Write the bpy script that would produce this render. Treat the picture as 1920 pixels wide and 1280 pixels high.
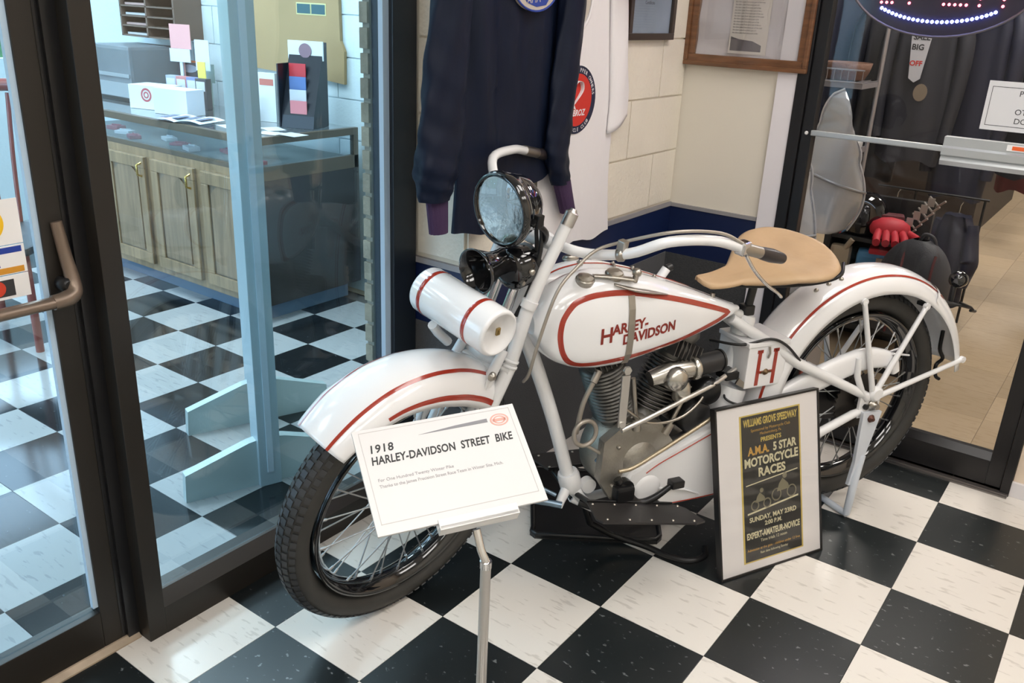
import bpy, bmesh, math, random
from mathutils import Vector, Matrix
from mathutils.bvhtree import BVHTree
random.seed(7)
C = bpy.context.scene.collection
PI = math.pi
for o in list(bpy.data.objects):
    bpy.data.objects.remove(o)
sc = bpy.context.scene

# ------------------------------------------------------------------ camera
cam_d = bpy.data.cameras.new('camera'); cam = bpy.data.objects.new('camera', cam_d); C.objects.link(cam)
right = Vector((0.80354062, 0.59365821, 0.04350176))
down = Vector((0.24795173, -0.26738099, -0.93114303))
fwd = Vector((-0.54114917, 0.75899758, -0.36205006))
M = Matrix((right, -down, -fwd)).transposed().to_4x4()
M.translation = Vector((1.52468155, -1.14811393, 1.52513822))
cam.matrix_world = M
cam_d.sensor_width = 36.0
cam_d.lens = 1635.435 / 1920 * 36
cam_d.clip_start = 0.05; cam_d.clip_end = 200
sc.camera = cam

# ------------------------------------------------------------------ world: a bright overcast sky
w = bpy.data.worlds.new('sky'); sc.world = w; w.use_nodes = True
bg = w.node_tree.nodes['Background']
bg.inputs[0].default_value = (0.68, 0.83, 1.0, 1); bg.inputs[1].default_value = 7.0
sc.view_settings.view_transform = 'Standard'; sc.view_settings.look = 'None'
sc.view_settings.exposure = 0.0; sc.view_settings.gamma = 1.0; sc.view_settings.use_curve_mapping = False

# ------------------------------------------------------------------ lamps (ceiling troffers, one set per room)
def area(name, loc, sx, sy, power, col, parent=None):
    l = bpy.data.lights.new(name, 'AREA'); l.shape = 'RECTANGLE'; l.size = sx; l.size_y = sy
    l.energy = power; l.color = col
    o = bpy.data.objects.new(name, l); C.objects.link(o); o.location = loc
    return o
WARM = (1.0, 0.98, 0.975)
TROFFERS = [(1.25, -2.2), (2.7, -2.2), (1.25, -0.6), (2.7, -0.6), (1.25, 1.1), (2.7, 1.1)]
TROFFER_W = 9.6
for x, y in TROFFERS:
    area('troffer_light', (x, y, 2.62), 0.56, 1.15, TROFFER_W, WARM)
VEST = [(-1.6, 0.9), (-3.0, 0.9), (-1.6, -1.2), (-3.0, -1.2)]
for x, y in VEST:
    area('troffer_light', (x, y, 2.62), 0.56, 1.15, 48 if y > 0 else 8, (0.88, 0.96, 1.0))
SHOP = [(1.0, 3.6), (-0.2, 6.2), (2.0, 6.2), (1.0, 8.8)]
for x, y in SHOP:
    area('troffer_light', (x, y, 2.92), 0.56, 1.15, 44, (1.0, 0.93, 0.84))
# daylight through the outside glazing of the vestibule (a light portal only guides the sky's own light)
p = area('window_portal', (-4.55, -1.2, 1.35), 3.2, 2.3, 1, (1, 1, 1)); p.rotation_euler = (0, -PI / 2, 0)
p.data.cycles.is_portal = True
p.data.size = 2.3; p.data.size_y = 3.6
p = area('window_portal', (-2.3, -3.58, 1.25), 3.0, 2.3, 1, (1, 1, 1)); p.rotation_euler = (PI / 2, 0, 0)
p.data.cycles.is_portal = True

# ------------------------------------------------------------------ materials
MATS = {}
def mat(name, col, rough=0.5, metal=0.0, coat=0.0, noise=0.0, nscale=40, bump=0.0, bscale=80, spec=0.5, emit=None, estr=1.0, sheen=0.0, stretch=None):
    if name in MATS: return MATS[name]
    m = bpy.data.materials.new(name); m.use_nodes = True; MATS[name] = m
    nt = m.node_tree; b = nt.nodes['Principled BSDF']
    b.inputs['Base Color'].default_value = (*col, 1); b.inputs['Roughness'].default_value = rough
    b.inputs['Metallic'].default_value = metal; b.inputs['Coat Weight'].default_value = coat
    b.inputs['Coat Roughness'].default_value = 0.05
    b.inputs['Specular IOR Level'].default_value = spec
    if sheen: b.inputs['Sheen Weight'].default_value = sheen
    if emit:
        b.inputs['Emission Color'].default_value = (*emit, 1); b.inputs['Emission Strength'].default_value = estr
    if noise or bump:
        tc = nt.nodes.new('ShaderNodeTexCoord'); mp = nt.nodes.new('ShaderNodeMapping')
        nt.links.new(tc.outputs['Object'], mp.inputs[0])
        if stretch: mp.inputs['Scale'].default_value = stretch
    if noise:
        n = nt.nodes.new('ShaderNodeTexNoise'); n.inputs['Scale'].default_value = nscale; n.inputs['Detail'].default_value = 4
        nt.links.new(mp.outputs[0], n.inputs['Vector'])
        r = nt.nodes.new('ShaderNodeValToRGB')
        r.color_ramp.elements[0].position = 0.3; r.color_ramp.elements[1].position = 0.7
        r.color_ramp.elements[0].color = (*[c * (1 - noise) for c in col], 1)
        r.color_ramp.elements[1].color = (*[min(1, c * (1 + noise)) for c in col], 1)
        nt.links.new(n.outputs[0], r.inputs[0]); nt.links.new(r.outputs[0], b.inputs['Base Color'])
    if bump:
        n2 = nt.nodes.new('ShaderNodeTexNoise'); n2.inputs['Scale'].default_value = bscale; n2.inputs['Detail'].default_value = 5
        nt.links.new(mp.outputs[0], n2.inputs['Vector'])
        bp = nt.nodes.new('ShaderNodeBump'); bp.inputs['Strength'].default_value = bump; bp.inputs['Distance'].default_value = 0.01
        nt.links.new(n2.outputs[0], bp.inputs['Height']); nt.links.new(bp.outputs[0], b.inputs['Normal'])
    return m
def glass(name, tint, refl=1.0, rough=0.0, milky=0.0):
    """thin pane: light goes straight through, the surface mirrors by Fresnel"""
    m = bpy.data.materials.new(name); m.use_nodes = True; nt = m.node_tree
    for n in list(nt.nodes): nt.nodes.remove(n)
    out = nt.nodes.new('ShaderNodeOutputMaterial'); tr = nt.nodes.new('ShaderNodeBsdfTransparent')
    gl = nt.nodes.new('ShaderNodeBsdfGlossy'); mx = nt.nodes.new('ShaderNodeMixShader'); ge = nt.nodes.new('ShaderNodeNewGeometry')
    tr.inputs[0].default_value = (*tint, 1); gl.inputs['Roughness'].default_value = rough
    def mth(op, a_, b_=None):
        n_ = nt.nodes.new('ShaderNodeMath'); n_.operation = op; n_.use_clamp = (op == 'SUBTRACT')
        for k_, x_ in ((0, a_), (1, b_)):
            if x_ is None: continue
            if isinstance(x_, (int, float)): n_.inputs[k_].default_value = x_
            else: nt.links.new(x_, n_.inputs[k_])
        return n_.outputs[0]
    dt = nt.nodes.new('ShaderNodeVectorMath'); dt.operation = 'DOT_PRODUCT'
    nt.links.new(ge.outputs['Normal'], dt.inputs[0]); nt.links.new(ge.outputs['Incoming'], dt.inputs[1])
    f_ = mth('SUBTRACT', 1.0, mth('ABSOLUTE', dt.outputs['Value']))           # Schlick, the same from both sides
    f_ = mth('ADD', 0.045, mth('MULTIPLY', mth('POWER', f_, 5.0), 0.9)); f_ = mth('MULTIPLY', f_, refl)
    nt.links.new(f_, mx.inputs[0])
    if milky:
        df = nt.nodes.new('ShaderNodeBsdfDiffuse'); df.inputs[0].default_value = (0.8, 0.82, 0.86, 1)
        m2 = nt.nodes.new('ShaderNodeMixShader'); m2.inputs[0].default_value = milky
        nt.links.new(tr.outputs[0], m2.inputs[1]); nt.links.new(df.outputs[0], m2.inputs[2]); nt.links.new(m2.outputs[0], mx.inputs[1])
    else:
        nt.links.new(tr.outputs[0], mx.inputs[1])
    nt.links.new(gl.outputs[0], mx.inputs[2]); nt.links.new(mx.outputs[0], out.inputs[0])
    return m
def tile_mat(name, base, fleck, flecky, rough=0.18, streak=False, var=0.06):
    """vinyl tile: flecks drawn out along one direction, a little different on every tile"""
    m = bpy.data.materials.new(name); m.use_nodes = True; nt = m.node_tree; b = nt.nodes['Principled BSDF']
    tc = nt.nodes.new('ShaderNodeTexCoord'); mp = nt.nodes.new('ShaderNodeMapping'); oi = nt.nodes.new('ShaderNodeObjectInfo')
    ad = nt.nodes.new('ShaderNodeVectorMath'); ad.operation = 'ADD'
    sc_ = nt.nodes.new('ShaderNodeVectorMath'); sc_.operation = 'SCALE'; sc_.inputs[3].default_value = 37
    nt.links.new(oi.outputs['Location'], sc_.inputs[0])
    nt.links.new(tc.outputs['Object'], ad.inputs[0]); nt.links.new(sc_.outputs[0], ad.inputs[1])
    nt.links.new(ad.outputs[0], mp.inputs[0]); mp.inputs['Scale'].default_value = (9, 40, 9) if streak else (28, 40, 28)
    n = nt.nodes.new('ShaderNodeTexNoise'); n.inputs['Scale'].default_value = 1.6; n.inputs['Detail'].default_value = 3
    nt.links.new(mp.outputs[0], n.inputs['Vector'])
    r = nt.nodes.new('ShaderNodeValToRGB'); r.color_ramp.elements[0].position = flecky; r.color_ramp.elements[1].position = flecky + 0.05
    r.color_ramp.elements[0].color = (*base, 1); r.color_ramp.elements[1].color = (*fleck, 1)
    nt.links.new(n.outputs[0], r.inputs[0])
    hs = nt.nodes.new('ShaderNodeHueSaturation'); mr = nt.nodes.new('ShaderNodeMapRange')
    mr.inputs[3].default_value = 1 - var; mr.inputs[4].default_value = 1 + var
    nt.links.new(oi.outputs['Random'], mr.inputs[0]); nt.links.new(mr.outputs[0], hs.inputs['Value'])
    nt.links.new(r.outputs[0], hs.inputs['Color']); nt.links.new(hs.outputs[0], b.inputs['Base Color'])
    b.inputs['Roughness'].default_value = rough
    return m

white_paint = mat('white_enamel', (0.80, 0.80, 0.81), 0.16, coat=0.6)
tube_white = mat('white_frame_enamel', (0.76, 0.76, 0.765), 0.28, coat=0.3)
red_paint = mat('red_pinstripe', (0.33, 0.030, 0.014), 0.2, coat=0.5)
red_letter = mat('red_lettering', (0.22, 0.022, 0.014), 0.35)
nickel = mat('nickel', (0.42, 0.39, 0.345), 0.33, 1.0)
chrome = mat('chrome', (0.75, 0.75, 0.76), 0.12, 1.0)
steel = mat('brushed_steel', (0.62, 0.60, 0.58), 0.32, 1.0)
alu = mat('cast_aluminium', (0.36, 0.34, 0.30), 0.42, 0.75, noise=0.2, nscale=18, bump=0.15, bscale=160)
iron = mat('grey_cast_iron', (0.16, 0.155, 0.145), 0.45, 0.7, noise=0.25, nscale=25)
black_gloss = mat('black_enamel', (0.006, 0.006, 0.007), 0.08, coat=0.8)
black_satin = mat('black_satin', (0.012, 0.012, 0.013), 0.4)
black_metal = mat('black_steel', (0.015, 0.015, 0.016), 0.3, 0.4)
rubber = mat('tire_rubber', (0.030, 0.029, 0.026), 0.62, noise=0.15, nscale=20)
tread_rubber = mat('tread_rubber', (0.032, 0.033, 0.035), 0.5)
leather = mat('tan_leather', (0.50, 0.335, 0.19), 0.5, noise=0.10, nscale=9, bump=0.08, bscale=60)
frame_brown = mat('dark_bronze_aluminium', (0.018, 0.015, 0.012), 0.42, 0.2)
frame_black = mat('black_door_frame', (0.010, 0.009, 0.010), 0.35, 0.1)
print_black = mat('print_black', (0.03, 0.03, 0.032), 0.6)
paper = mat('white_paper', (0.82, 0.80, 0.79), 0.5)

# ------------------------------------------------------------------ mesh helpers
def new_mesh(name, verts, faces, smooth=False):
    me = bpy.data.meshes.new(name); me.from_pydata([tuple(v) for v in verts], [], faces); me.validate(); me.update()
    if smooth: me.polygons.foreach_set('use_smooth', [True] * len(me.polygons))
    return me
def link(name, me, m=None, parent=None, loc=None, rot=None):
    o = bpy.data.objects.new(name, me); C.objects.link(o)
    if m is not None:
        if not me.materials: me.materials.append(m)
    if parent is not None: o.parent = parent
    if loc is not None: o.location = loc
    if rot is not None: o.rotation_euler = rot
    return o
def empty(name, loc=(0, 0, 0), rz=0.0, parent=None):
    o = bpy.data.objects.new(name, None); C.objects.link(o); o.location = loc; o.rotation_euler = (0, 0, rz)
    o.empty_display_size = 0.1
    if parent: o.parent = parent
    return o
def tag(o, label, cat, group=None):
    o['label'] = label; o['category'] = cat
    if group: o['group'] = group
    return o
def structure(o):
    o['kind'] = 'structure'; return o
class MB:
    """collects shapes into one mesh"""
    def __init__(s, T=None): s.v = []; s.f = []; s.sm = []; s.T = T
    def add(s, verts, faces, smooth=False):
        n = len(s.v); s.v += [Vector(v) for v in verts]; s.f += [[i + n for i in f] for f in faces]; s.sm += [smooth] * len(faces); return s
    def box(s, a, b, bev=0.0, R=None):
        x0, y0, z0 = a; x1, y1, z1 = b
        if x0 > x1: x0, x1 = x1, x0
        if y0 > y1: y0, y1 = y1, y0
        if z0 > z1: z0, z1 = z1, z0
        bm = bmesh.new(); bmesh.ops.create_cube(bm, size=1)
        for v in bm.verts:
            v.co = Vector(((x0 + x1) / 2 + v.co.x * (x1 - x0), (y0 + y1) / 2 + v.co.y * (y1 - y0), (z0 + z1) / 2 + v.co.z * (z1 - z0)))
        if bev: bmesh.ops.bevel(bm, geom=bm.edges[:], offset=bev, segments=2, profile=0.7, affect='EDGES')
        bm.verts.index_update()
        vs = [R @ v.co if R is not None else v.co.copy() for v in bm.verts]; fs = [[v.index for v in f.verts] for f in bm.faces]; bm.free()
        return s.add(vs, fs)
    def tube(s, pts, r, seg=12, cap=True, smooth_path=0, flat=1.0):
        pts = [Vector(p) for p in pts]; rs = list(r) if isinstance(r, (list, tuple)) else [r] * len(pts)
        if smooth_path: pts, rs = spline(pts, rs, smooth_path)
        n = len(pts); vs = []; fs = []; prev = None
        for i, p in enumerate(pts):
            t = (pts[min(i + 1, n - 1)] - pts[max(i - 1, 0)]).normalized()
            if prev is None:
                a = Vector((0, 0, 1)) if abs(t.z) < 0.9 else Vector((1, 0, 0))
                u = t.cross(a).normalized()
            else:
                u = (prev - t * prev.dot(t)).normalized()
            prev = u; w_ = t.cross(u)
            for k in range(seg):
                a = 2 * PI * k / seg; vs.append(p + (u * math.cos(a) + w_ * math.sin(a) * flat) * rs[i])
        for i in range(n - 1):
            for k in range(seg):
                k2 = (k + 1) % seg; fs.append([i * seg + k, i * seg + k2, (i + 1) * seg + k2, (i + 1) * seg + k])
        s.add(vs, fs, True)
        if cap:
            s.add(vs[:seg], [list(range(seg))[::-1]]); s.add(vs[-seg:], [list(range(seg))])
        return s
    def lathe(s, prof, o, axis, seg=32, cap=True):
        """prof: list of (radius, distance along axis)"""
        o = Vector(o); t = Vector(axis).normalized(); a = Vector((0, 0, 1)) if abs(t.z) < 0.9 else Vector((1, 0, 0))
        u = t.cross(a).normalized(); w_ = t.cross(u); vs = []; fs = []
        for r, h in prof:
            for k in range(seg):
                an = 2 * PI * k / seg; vs.append(o + t * h + (u * math.cos(an) + w_ * math.sin(an)) * r)
        for i in range(len(prof) - 1):
            for k in range(seg):
                k2 = (k + 1) % seg; fs.append([i * seg + k, i * seg + k2, (i + 1) * seg + k2, (i + 1) * seg + k])
        s.add(vs, fs, True)
        if cap:
            for i, rev in ((0, True), (len(prof) - 1, False)):
                if prof[i][0] > 1e-4:
                    q = list(range(seg)); s.add(vs[i * seg:(i + 1) * seg], [q[::-1] if rev else q])
        return s
    def poly(s, pts, d):
        """extrude a polygon (list of 3-D points) by vector d"""
        pts = [Vector(p) for p in pts]; d = Vector(d); n = len(pts)
        vs = pts + [p + d for p in pts]
        fs = [list(range(n))[::-1], [i + n for i in range(n)]] + [[i, (i + 1) % n, (i + 1) % n + n, i + n] for i in range(n)]
        return s.add(vs, fs)
    def ball(s, c, r, sub=2, sc_=(1, 1, 1)):
        bm = bmesh.new(); bmesh.ops.create_icosphere(bm, subdivisions=sub, radius=r)
        vs = [Vector((v.co.x * sc_[0], v.co.y * sc_[1], v.co.z * sc_[2])) + Vector(c) for v in bm.verts]; bm.verts.index_update()
        fs = [[v.index for v in f.verts] for f in bm.faces]; bm.free(); return s.add(vs, fs, True)
    def grid(s, fn, nu, nv, closed_u=False, smooth=True):
        vs = [fn(i / (nu if closed_u else nu - 1), j / (nv - 1)) for j in range(nv) for i in range(nu)]; fs = []
        for j in range(nv - 1):
            for i in range(nu if closed_u else nu - 1):
                i2 = (i + 1) % nu; fs.append([j * nu + i, j * nu + i2, (j + 1) * nu + i2, (j + 1) * nu + i])
        return s.add(vs, fs, smooth)
    def mesh(s, name):
        vs = [s.T(v) for v in s.v] if s.T else s.v
        me = bpy.data.meshes.new(name); me.from_pydata([tuple(v) for v in vs], [], s.f)
        me.polygons.foreach_set('use_smooth', s.sm); me.update()
        return me
    def build(s, name, m, parent=None, loc=None, rot=None):
        return link(name, s.mesh(name), m, parent, loc, rot)
def spline(pts, rs, k):
    P = [pts[0] * 2 - pts[1]] + pts + [pts[-1] * 2 - pts[-2]]; out = []; ro = []
    for i in range(1, len(P) - 2):
        for j in range(k):
            t = j / k; a, b, c, d = P[i - 1], P[i], P[i + 1], P[i + 2]
            out.append(0.5 * ((2 * b) + (c - a) * t + (2 * a - 5 * b + 4 * c - d) * t * t + (3 * b - a - 3 * c + d) * t ** 3))
            ro.append(rs[i - 1] * (1 - t) + rs[i] * t)
    out.append(pts[-1]); ro.append(rs[-1]); return out, ro
def box_obj(name, a, b, m, parent=None, bev=0.0): return MB().box(a, b, bev).build(name, m, parent)
def solid(o, th, off=-1.0):
    md = o.modifiers.new('solid', 'SOLIDIFY'); md.thickness = th; md.offset = off; return o
def text_mesh(body, size, depth=0.0004, align='LEFT', spacing=1.0, line=1.0, bold=0.0, xs=1.0, shear=0.0):
    """letters as a mesh in the local xy plane"""
    cu = bpy.data.curves.new('t', 'FONT'); cu.body = body; cu.size = size; cu.align_x = align; cu.extrude = depth / 2
    cu.space_character = spacing; cu.space_line = line; cu.offset = bold; cu.resolution_u = 3; cu.shear = shear
    o = bpy.data.objects.new('t', cu); C.objects.link(o)
    dg = bpy.context.evaluated_depsgraph_get(); dg.update()
    me = bpy.data.meshes.new_from_object(o.evaluated_get(dg)); bpy.data.objects.remove(o); bpy.data.curves.remove(cu)
    for v in me.vertices: v.co.x *= xs
    return me
def text(name, body, size, Mx, m, parent=None, **k):
    me = text_mesh(body, size, **k); me.materials.clear(); me.transform(Mx); return link(name, me, m, parent)
def plane_matrix(o, x, y):
    x = Vector(x).normalized(); y = Vector(y); y = (y - x * y.dot(x)).normalized(); z = x.cross(y)
    Mx = Matrix((x, y, z)).transposed().to_4x4(); Mx.translation = Vector(o); return Mx
# ================================================================== THE ROOM
T = 0.3048
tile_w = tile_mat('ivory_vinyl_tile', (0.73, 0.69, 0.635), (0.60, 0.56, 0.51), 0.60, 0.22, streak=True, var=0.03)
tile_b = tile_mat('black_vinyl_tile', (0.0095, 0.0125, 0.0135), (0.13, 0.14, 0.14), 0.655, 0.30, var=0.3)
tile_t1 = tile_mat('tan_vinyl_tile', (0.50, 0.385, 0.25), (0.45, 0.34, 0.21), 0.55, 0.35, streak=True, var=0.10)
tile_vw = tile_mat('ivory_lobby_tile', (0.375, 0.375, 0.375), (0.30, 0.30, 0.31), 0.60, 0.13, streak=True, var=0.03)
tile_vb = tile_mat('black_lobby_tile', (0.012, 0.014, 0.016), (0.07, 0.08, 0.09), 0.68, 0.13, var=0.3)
grout = mat('floor_adhesive', (0.10, 0.09, 0.08), 0.8)
def tiles(parent, name, x0, y0, dx, dy, ni, nj, i0, j0, mats, z=0.0, keep=None):
    g = 0.0005
    ms = []
    for m in mats:
        ms.append(MB().box((g, g, -0.004), (dx - g, dy - g, 0), 0.0007).mesh(name)); ms[-1].materials.append(m)
    for i in range(i0, i0 + ni):
        for j in range(j0, j0 + nj):
            x = x0 + i * dx; y = y0 + j * dy
            if keep and not keep(x + dx / 2, y + dy / 2): continue
            me = ms[(i + j) % 2] if len(ms) == 2 else ms[0]
            link(name, me, None, parent, (x, y, z))
# front room floor: lattice corner at the origin.  (0,0)-(1,1) is black
fl = structure(box_obj('floor', (-0.24, -3.6, -0.03), (3.7, 2.05, -0.0042), grout))
tiles(fl, 'tile', 0, 0, T, T, 8, 12, -1, -5, [tile_w, tile_b],
      keep=lambda x, y: x > -0.2 and x < 2.1 and y < 2.06 and y > -1.25)
rest = MB()
for i in range(-1, 13):
    for j in range(-12, 7):
        x, y = (i + .5) * T, (j + .5) * T
        if not (x > -0.2 and x < 2.1 and y < 2.06 and y > -1.25) and (i + j) % 2 == 0 and y < 2.05 and x > -.2:
            rest.box((i * T, j * T, -.004), ((i + 1) * T, (j + 1) * T, 0))
o = rest.build('tile_field', tile_w, fl); o['kind'] = 'stuff'
rest = MB()
for i in range(-1, 13):
    for j in range(-12, 7):
        x, y = (i + .5) * T, (j + .5) * T
        if not (x > -0.2 and x < 2.1 and y < 2.06 and y > -1.25) and (i + j) % 2 == 1 and y < 2.05 and x > -.2:
            rest.box((i * T, j * T, -.004), ((i + 1) * T, (j + 1) * T, 0))
o = rest.build('tile_field', tile_b, fl); o['kind'] = 'stuff'
# lobby floor behind the storefront glass
DX, DY = 0.2875, 0.2957
fv = structure(box_obj('floor_lobby', (-4.6, -3.6, -0.03), (-0.24, 2.1, -0.0042), grout))
# lattice corner at (-0.576, 0.189)
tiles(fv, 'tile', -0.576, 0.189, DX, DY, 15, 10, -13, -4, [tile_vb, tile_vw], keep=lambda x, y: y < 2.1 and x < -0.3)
# (i + j) even -> black
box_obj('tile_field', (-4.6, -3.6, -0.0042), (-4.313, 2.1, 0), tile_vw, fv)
box_obj('tile_field', (-4.6, -3.6, -0.0042), (-0.27, -1.0, -0.0008), tile_vb, fv)
box_obj('tile_field', (-0.2885, -1.0, -0.0042), (-0.2475, 2.1, -0.0004), tile_vb, fv)
# shop floor
fs = structure(box_obj('floor_shop', (-2.0, 2.05, -0.03), (3.7, 10.5, -0.0042), grout))
tiles(fs, 'tile', 0.0, 2.06, T, T, 9, 24, -1, 0, [tile_t1], keep=lambda x, y: x > -.2 + 0 and y < 9.3)
o = box_obj('tile_field', (-2.0, 2.06, -0.0042), (-T, 10.5, -0.001), tile_t1, fs); o['kind'] = 'stuff'
o = box_obj('tile_field', (8 * T, 2.06, -0.0042), (3.7, 10.5, -0.001), tile_t1, fs); o['kind'] = 'stuff'
o = box_obj('tile_field', (-T, 2.06 + 24 * T, -0.0042), (8 * T, 10.5, -0.001), tile_t1, fs); o['kind'] = 'stuff'

cream = mat('cream_block_paint', (0.80, 0.74, 0.63), 0.5, noise=0.04, nscale=5, bump=0.35, bscale=70)
cream_flat = mat('cream_drywall', (0.76, 0.71, 0.62), 0.6, bump=0.03, bscale=200)
mortar = mat('cream_mortar', (0.70, 0.64, 0.53), 0.7)
navy = mat('navy_paint', (0.0048, 0.0135, 0.062), 0.4)
navy_daylit = mat('navy_paint', (0.010, 0.028, 0.125), 0.4)  # daylight put into a lighter navy; the shared name yields the darker one
carpet = mat('charcoal_wall_carpet', (0.040, 0.042, 0.048), 0.95, noise=0.5, nscale=90, bump=0.8, bscale=220, sheen=0.3, stretch=(1, 1, 3))
cap_grey = mat('grey_cap', (0.30, 0.29, 0.30), 0.5)
white_trim = mat('white_trim', (0.80, 0.77, 0.81), 0.45)
H = 2.75
def blocks(parent, axis, c, a0, a1, courses, out, phase=0.0, L=0.4064, hh=0.2045, z0=0.813, m=None):
    """painted concrete blocks, recessed joints; axis 'y': wall runs along y in plane x=c"""
    for k in range(courses):
        s0 = a0 - ((phase + (k % 2) * L / 2) % L)
        while s0 < a1:
            u0 = max(s0, a0) + 0.003; u1 = min(s0 + L, a1) - 0.003; s0 += L
            if u1 - u0 < 0.03: continue
            za = z0 + k * hh + 0.003; zb = min(z0 + (k + 1) * hh - 0.003, H)
            if za > H - .02: continue
            d = 0.006 + random.random() * 0.0015
            if axis == 'y': a, b = (c, u0, za), (c + out * d, u1, zb)
            else: a, b = (u0, c, za), (u1, c + out * d, zb)
            box_obj('block', a, b, m or cream, parent, 0.0018)
# long wall x = 0, from the corner post to the shop wall
wl = structure(box_obj('wall_left', (-0.24, 0.758, 0.0), (-0.008, 2.30, H), mortar))
blocks(wl, 'y', -0.008, 0.752, 2.045, 10, 1, 0.12)
box_obj('paint_band', (-0.008, 0.752, 0.60), (-0.001, 2.05, 0.790), navy, wl)
box_obj('cap_strip', (-0.008, 0.750, 0.790), (0.0015, 2.05, 0.806), cap_grey, wl)
box_obj('carpet_panel', (-0.008, 0.752, 0.0), (0.001, 2.05, 0.60), carpet, wl)
# its end, facing the storefront
we = structure(MB().box((-0.245, 0.752, 0), (-0.008, 0.757, H)).build('wall_end', mortar))
blocks(we, 'x', 0.752, -0.19, -0.008, 10, -1, 0.1)
box_obj('paint_band', (-0.245, 0.745, 0.60), (-0.001, 0.752, 0.785), navy_daylit, we)
box_obj('cap_strip', (-0.245, 0.739, 0.785), (0.002, 0.752, 0.802), cap_grey, we)
box_obj('carpet_panel', (-0.245, 0.745, 0.0), (-0.001, 0.752, 0.60), carpet, we)
# shop partition y = 2.05 left of the door
wb = structure(box_obj('wall_back', (-0.008, 2.052, 0.0), (0.435, 2.17, H), cream_flat))
box_obj('paint_band', (0.0, 2.046, 0.60), (0.365, 2.052, 0.790), navy, wb)
box_obj('cap_strip', (0.0, 2.042, 0.790), (0.365, 2.052, 0.804), cap_grey, wb)
box_obj('carpet_panel', (0.0, 2.045, 0.0), (0.365, 2.052, 0.60), carpet, wb)
structure(box_obj('trim_1', (0.365, 2.035, 0.0), (0.437, 2.055, H), white_trim, bev=0.002))
# right of the door: wall + white baseboard
wr = structure(box_obj('wall_right_of_door', (1.405, 2.052, 0.0), (3.7, 2.17, H), mat('peach_cream_wall', (0.78, 0.64, 0.50), 0.6)))
structure(box_obj('baseboard_back', (1.395, 2.038, 0.0), (3.7, 2.052, 0.055), mat('pale_baseboard', (0.72, 0.69, 0.70), 0.4), bev=0.002))
# shell behind and beside the camera
shell = mat('cream_wall_plain', (0.74, 0.70, 0.62), 0.6)
structure(box_obj('wall_right', (3.7, -3.6, 0), (3.8, 10.5, H + .3), shell))
structure(box_obj('wall_front', (-.75, -3.75, 0), (3.8, -3.6, H + .3), shell))
structure(MB().box((-4.6, -3.75, 0), (-3.85, -3.6, H)).box((-3.85, -3.75, 2.4), (-.75, -3.6, H)).box((-3.85, -3.75, 0), (-.75, -3.6, .10)).build('wall_lobby_front', shell))
structure(MB().box((-3.85, -3.70, .10), (-3.79, -3.64, 2.4)).box((-2.33, -3.70, .10), (-2.27, -3.64, 2.4)).box((-.81, -3.70, .10), (-.75, -3.64, 2.4)).build('window_3', mat('outer_frame', (.03, .03, .03), .4)))
structure(box_obj('wall_header', (0.437, 2.052, 2.2), (1.405, 2.17, H), cream_flat))
structure(box_obj('ceiling', (-4.6, -3.6, H), (3.7, 2.17, H + 0.05), mat('ceiling_tile', (0.84, 0.83, 0.81), 0.8, bump=0.3, bscale=150)))
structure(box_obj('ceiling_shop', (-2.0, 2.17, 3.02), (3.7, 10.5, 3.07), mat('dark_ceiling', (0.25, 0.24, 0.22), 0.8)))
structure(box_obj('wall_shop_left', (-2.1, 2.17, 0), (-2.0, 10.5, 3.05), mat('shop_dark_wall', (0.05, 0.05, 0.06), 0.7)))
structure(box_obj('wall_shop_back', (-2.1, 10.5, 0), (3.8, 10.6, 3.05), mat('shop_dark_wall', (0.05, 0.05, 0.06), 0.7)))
# lobby walls
lobby_wall = mat('lobby_block_paint', (0.60, 0.69, 0.72), 0.5, bump=0.2, bscale=60)
wlb = structure(box_obj('wall_lobby_back', (-4.6, 2.108, 0.0), (-0.24, 2.3, H), lobby_wall))
blocks(wlb, 'x', 2.108, -3.4, -1.2, 8, -1, 0.2, z0=0.613, m=lobby_wall)
# troffer housings on the ceilings
housing = mat('troffer_frame', (0.8, 0.8, 0.78), 0.5)
lens_on = mat('lit_troffer_lens', (0.9, 0.9, 0.9), 0.5, emit=(1.0, 0.94, 0.86), estr=4.0)
for n, (x, y, zz) in enumerate([(a, b, H) for a, b in TROFFERS + VEST] + [(a, b, 3.02) for a, b in SHOP]):
    t = empty('ceiling_light', (x, y, zz - 0.10))
    mb = MB()
    for a, b in (((-.31, -.61), (.31, -.58)), ((-.31, .58), (.31, .61)), ((-.31, -.58), (-.28, .58)), ((.28, -.58), (.31, .58))):
        mb.box((*a, 0.0), (*b, 0.1))
    mb.build('housing', housing, t)
    box_obj('diffuser', (-.28, -.58, 0.035), (.28, .58, 0.05), lens_on, t)
    tag(t, ['white ceiling troffer near the entrance, left of the two', 'white ceiling troffer near the entrance, right of the two', 'white ceiling troffer above the information sign', 'white ceiling troffer beside the one above the information sign',
            'white ceiling troffer above the motorcycle', 'white ceiling troffer right of the one above the motorcycle', 'white lobby troffer in front of the display counter', 'white lobby troffer above the far part of the counter',
            'white lobby troffer just behind the brown door', 'white lobby troffer beside the outside glazing', 'white shop troffer just inside the shop door', 'white shop troffer over the left of the clothes rail',
            'white shop troffer over the right of the aisle', 'white shop troffer farthest down the aisle'][n], 'ceiling light', 'ceiling troffers')
# ================================================================== STOREFRONT (left)
pane = glass('storefront_glass', (0.80, 0.915, 0.97), 1.1)
alu_strip = mat('pale_blue_glazing_strip', (0.42, 0.55, 0.68), 0.35)
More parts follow.
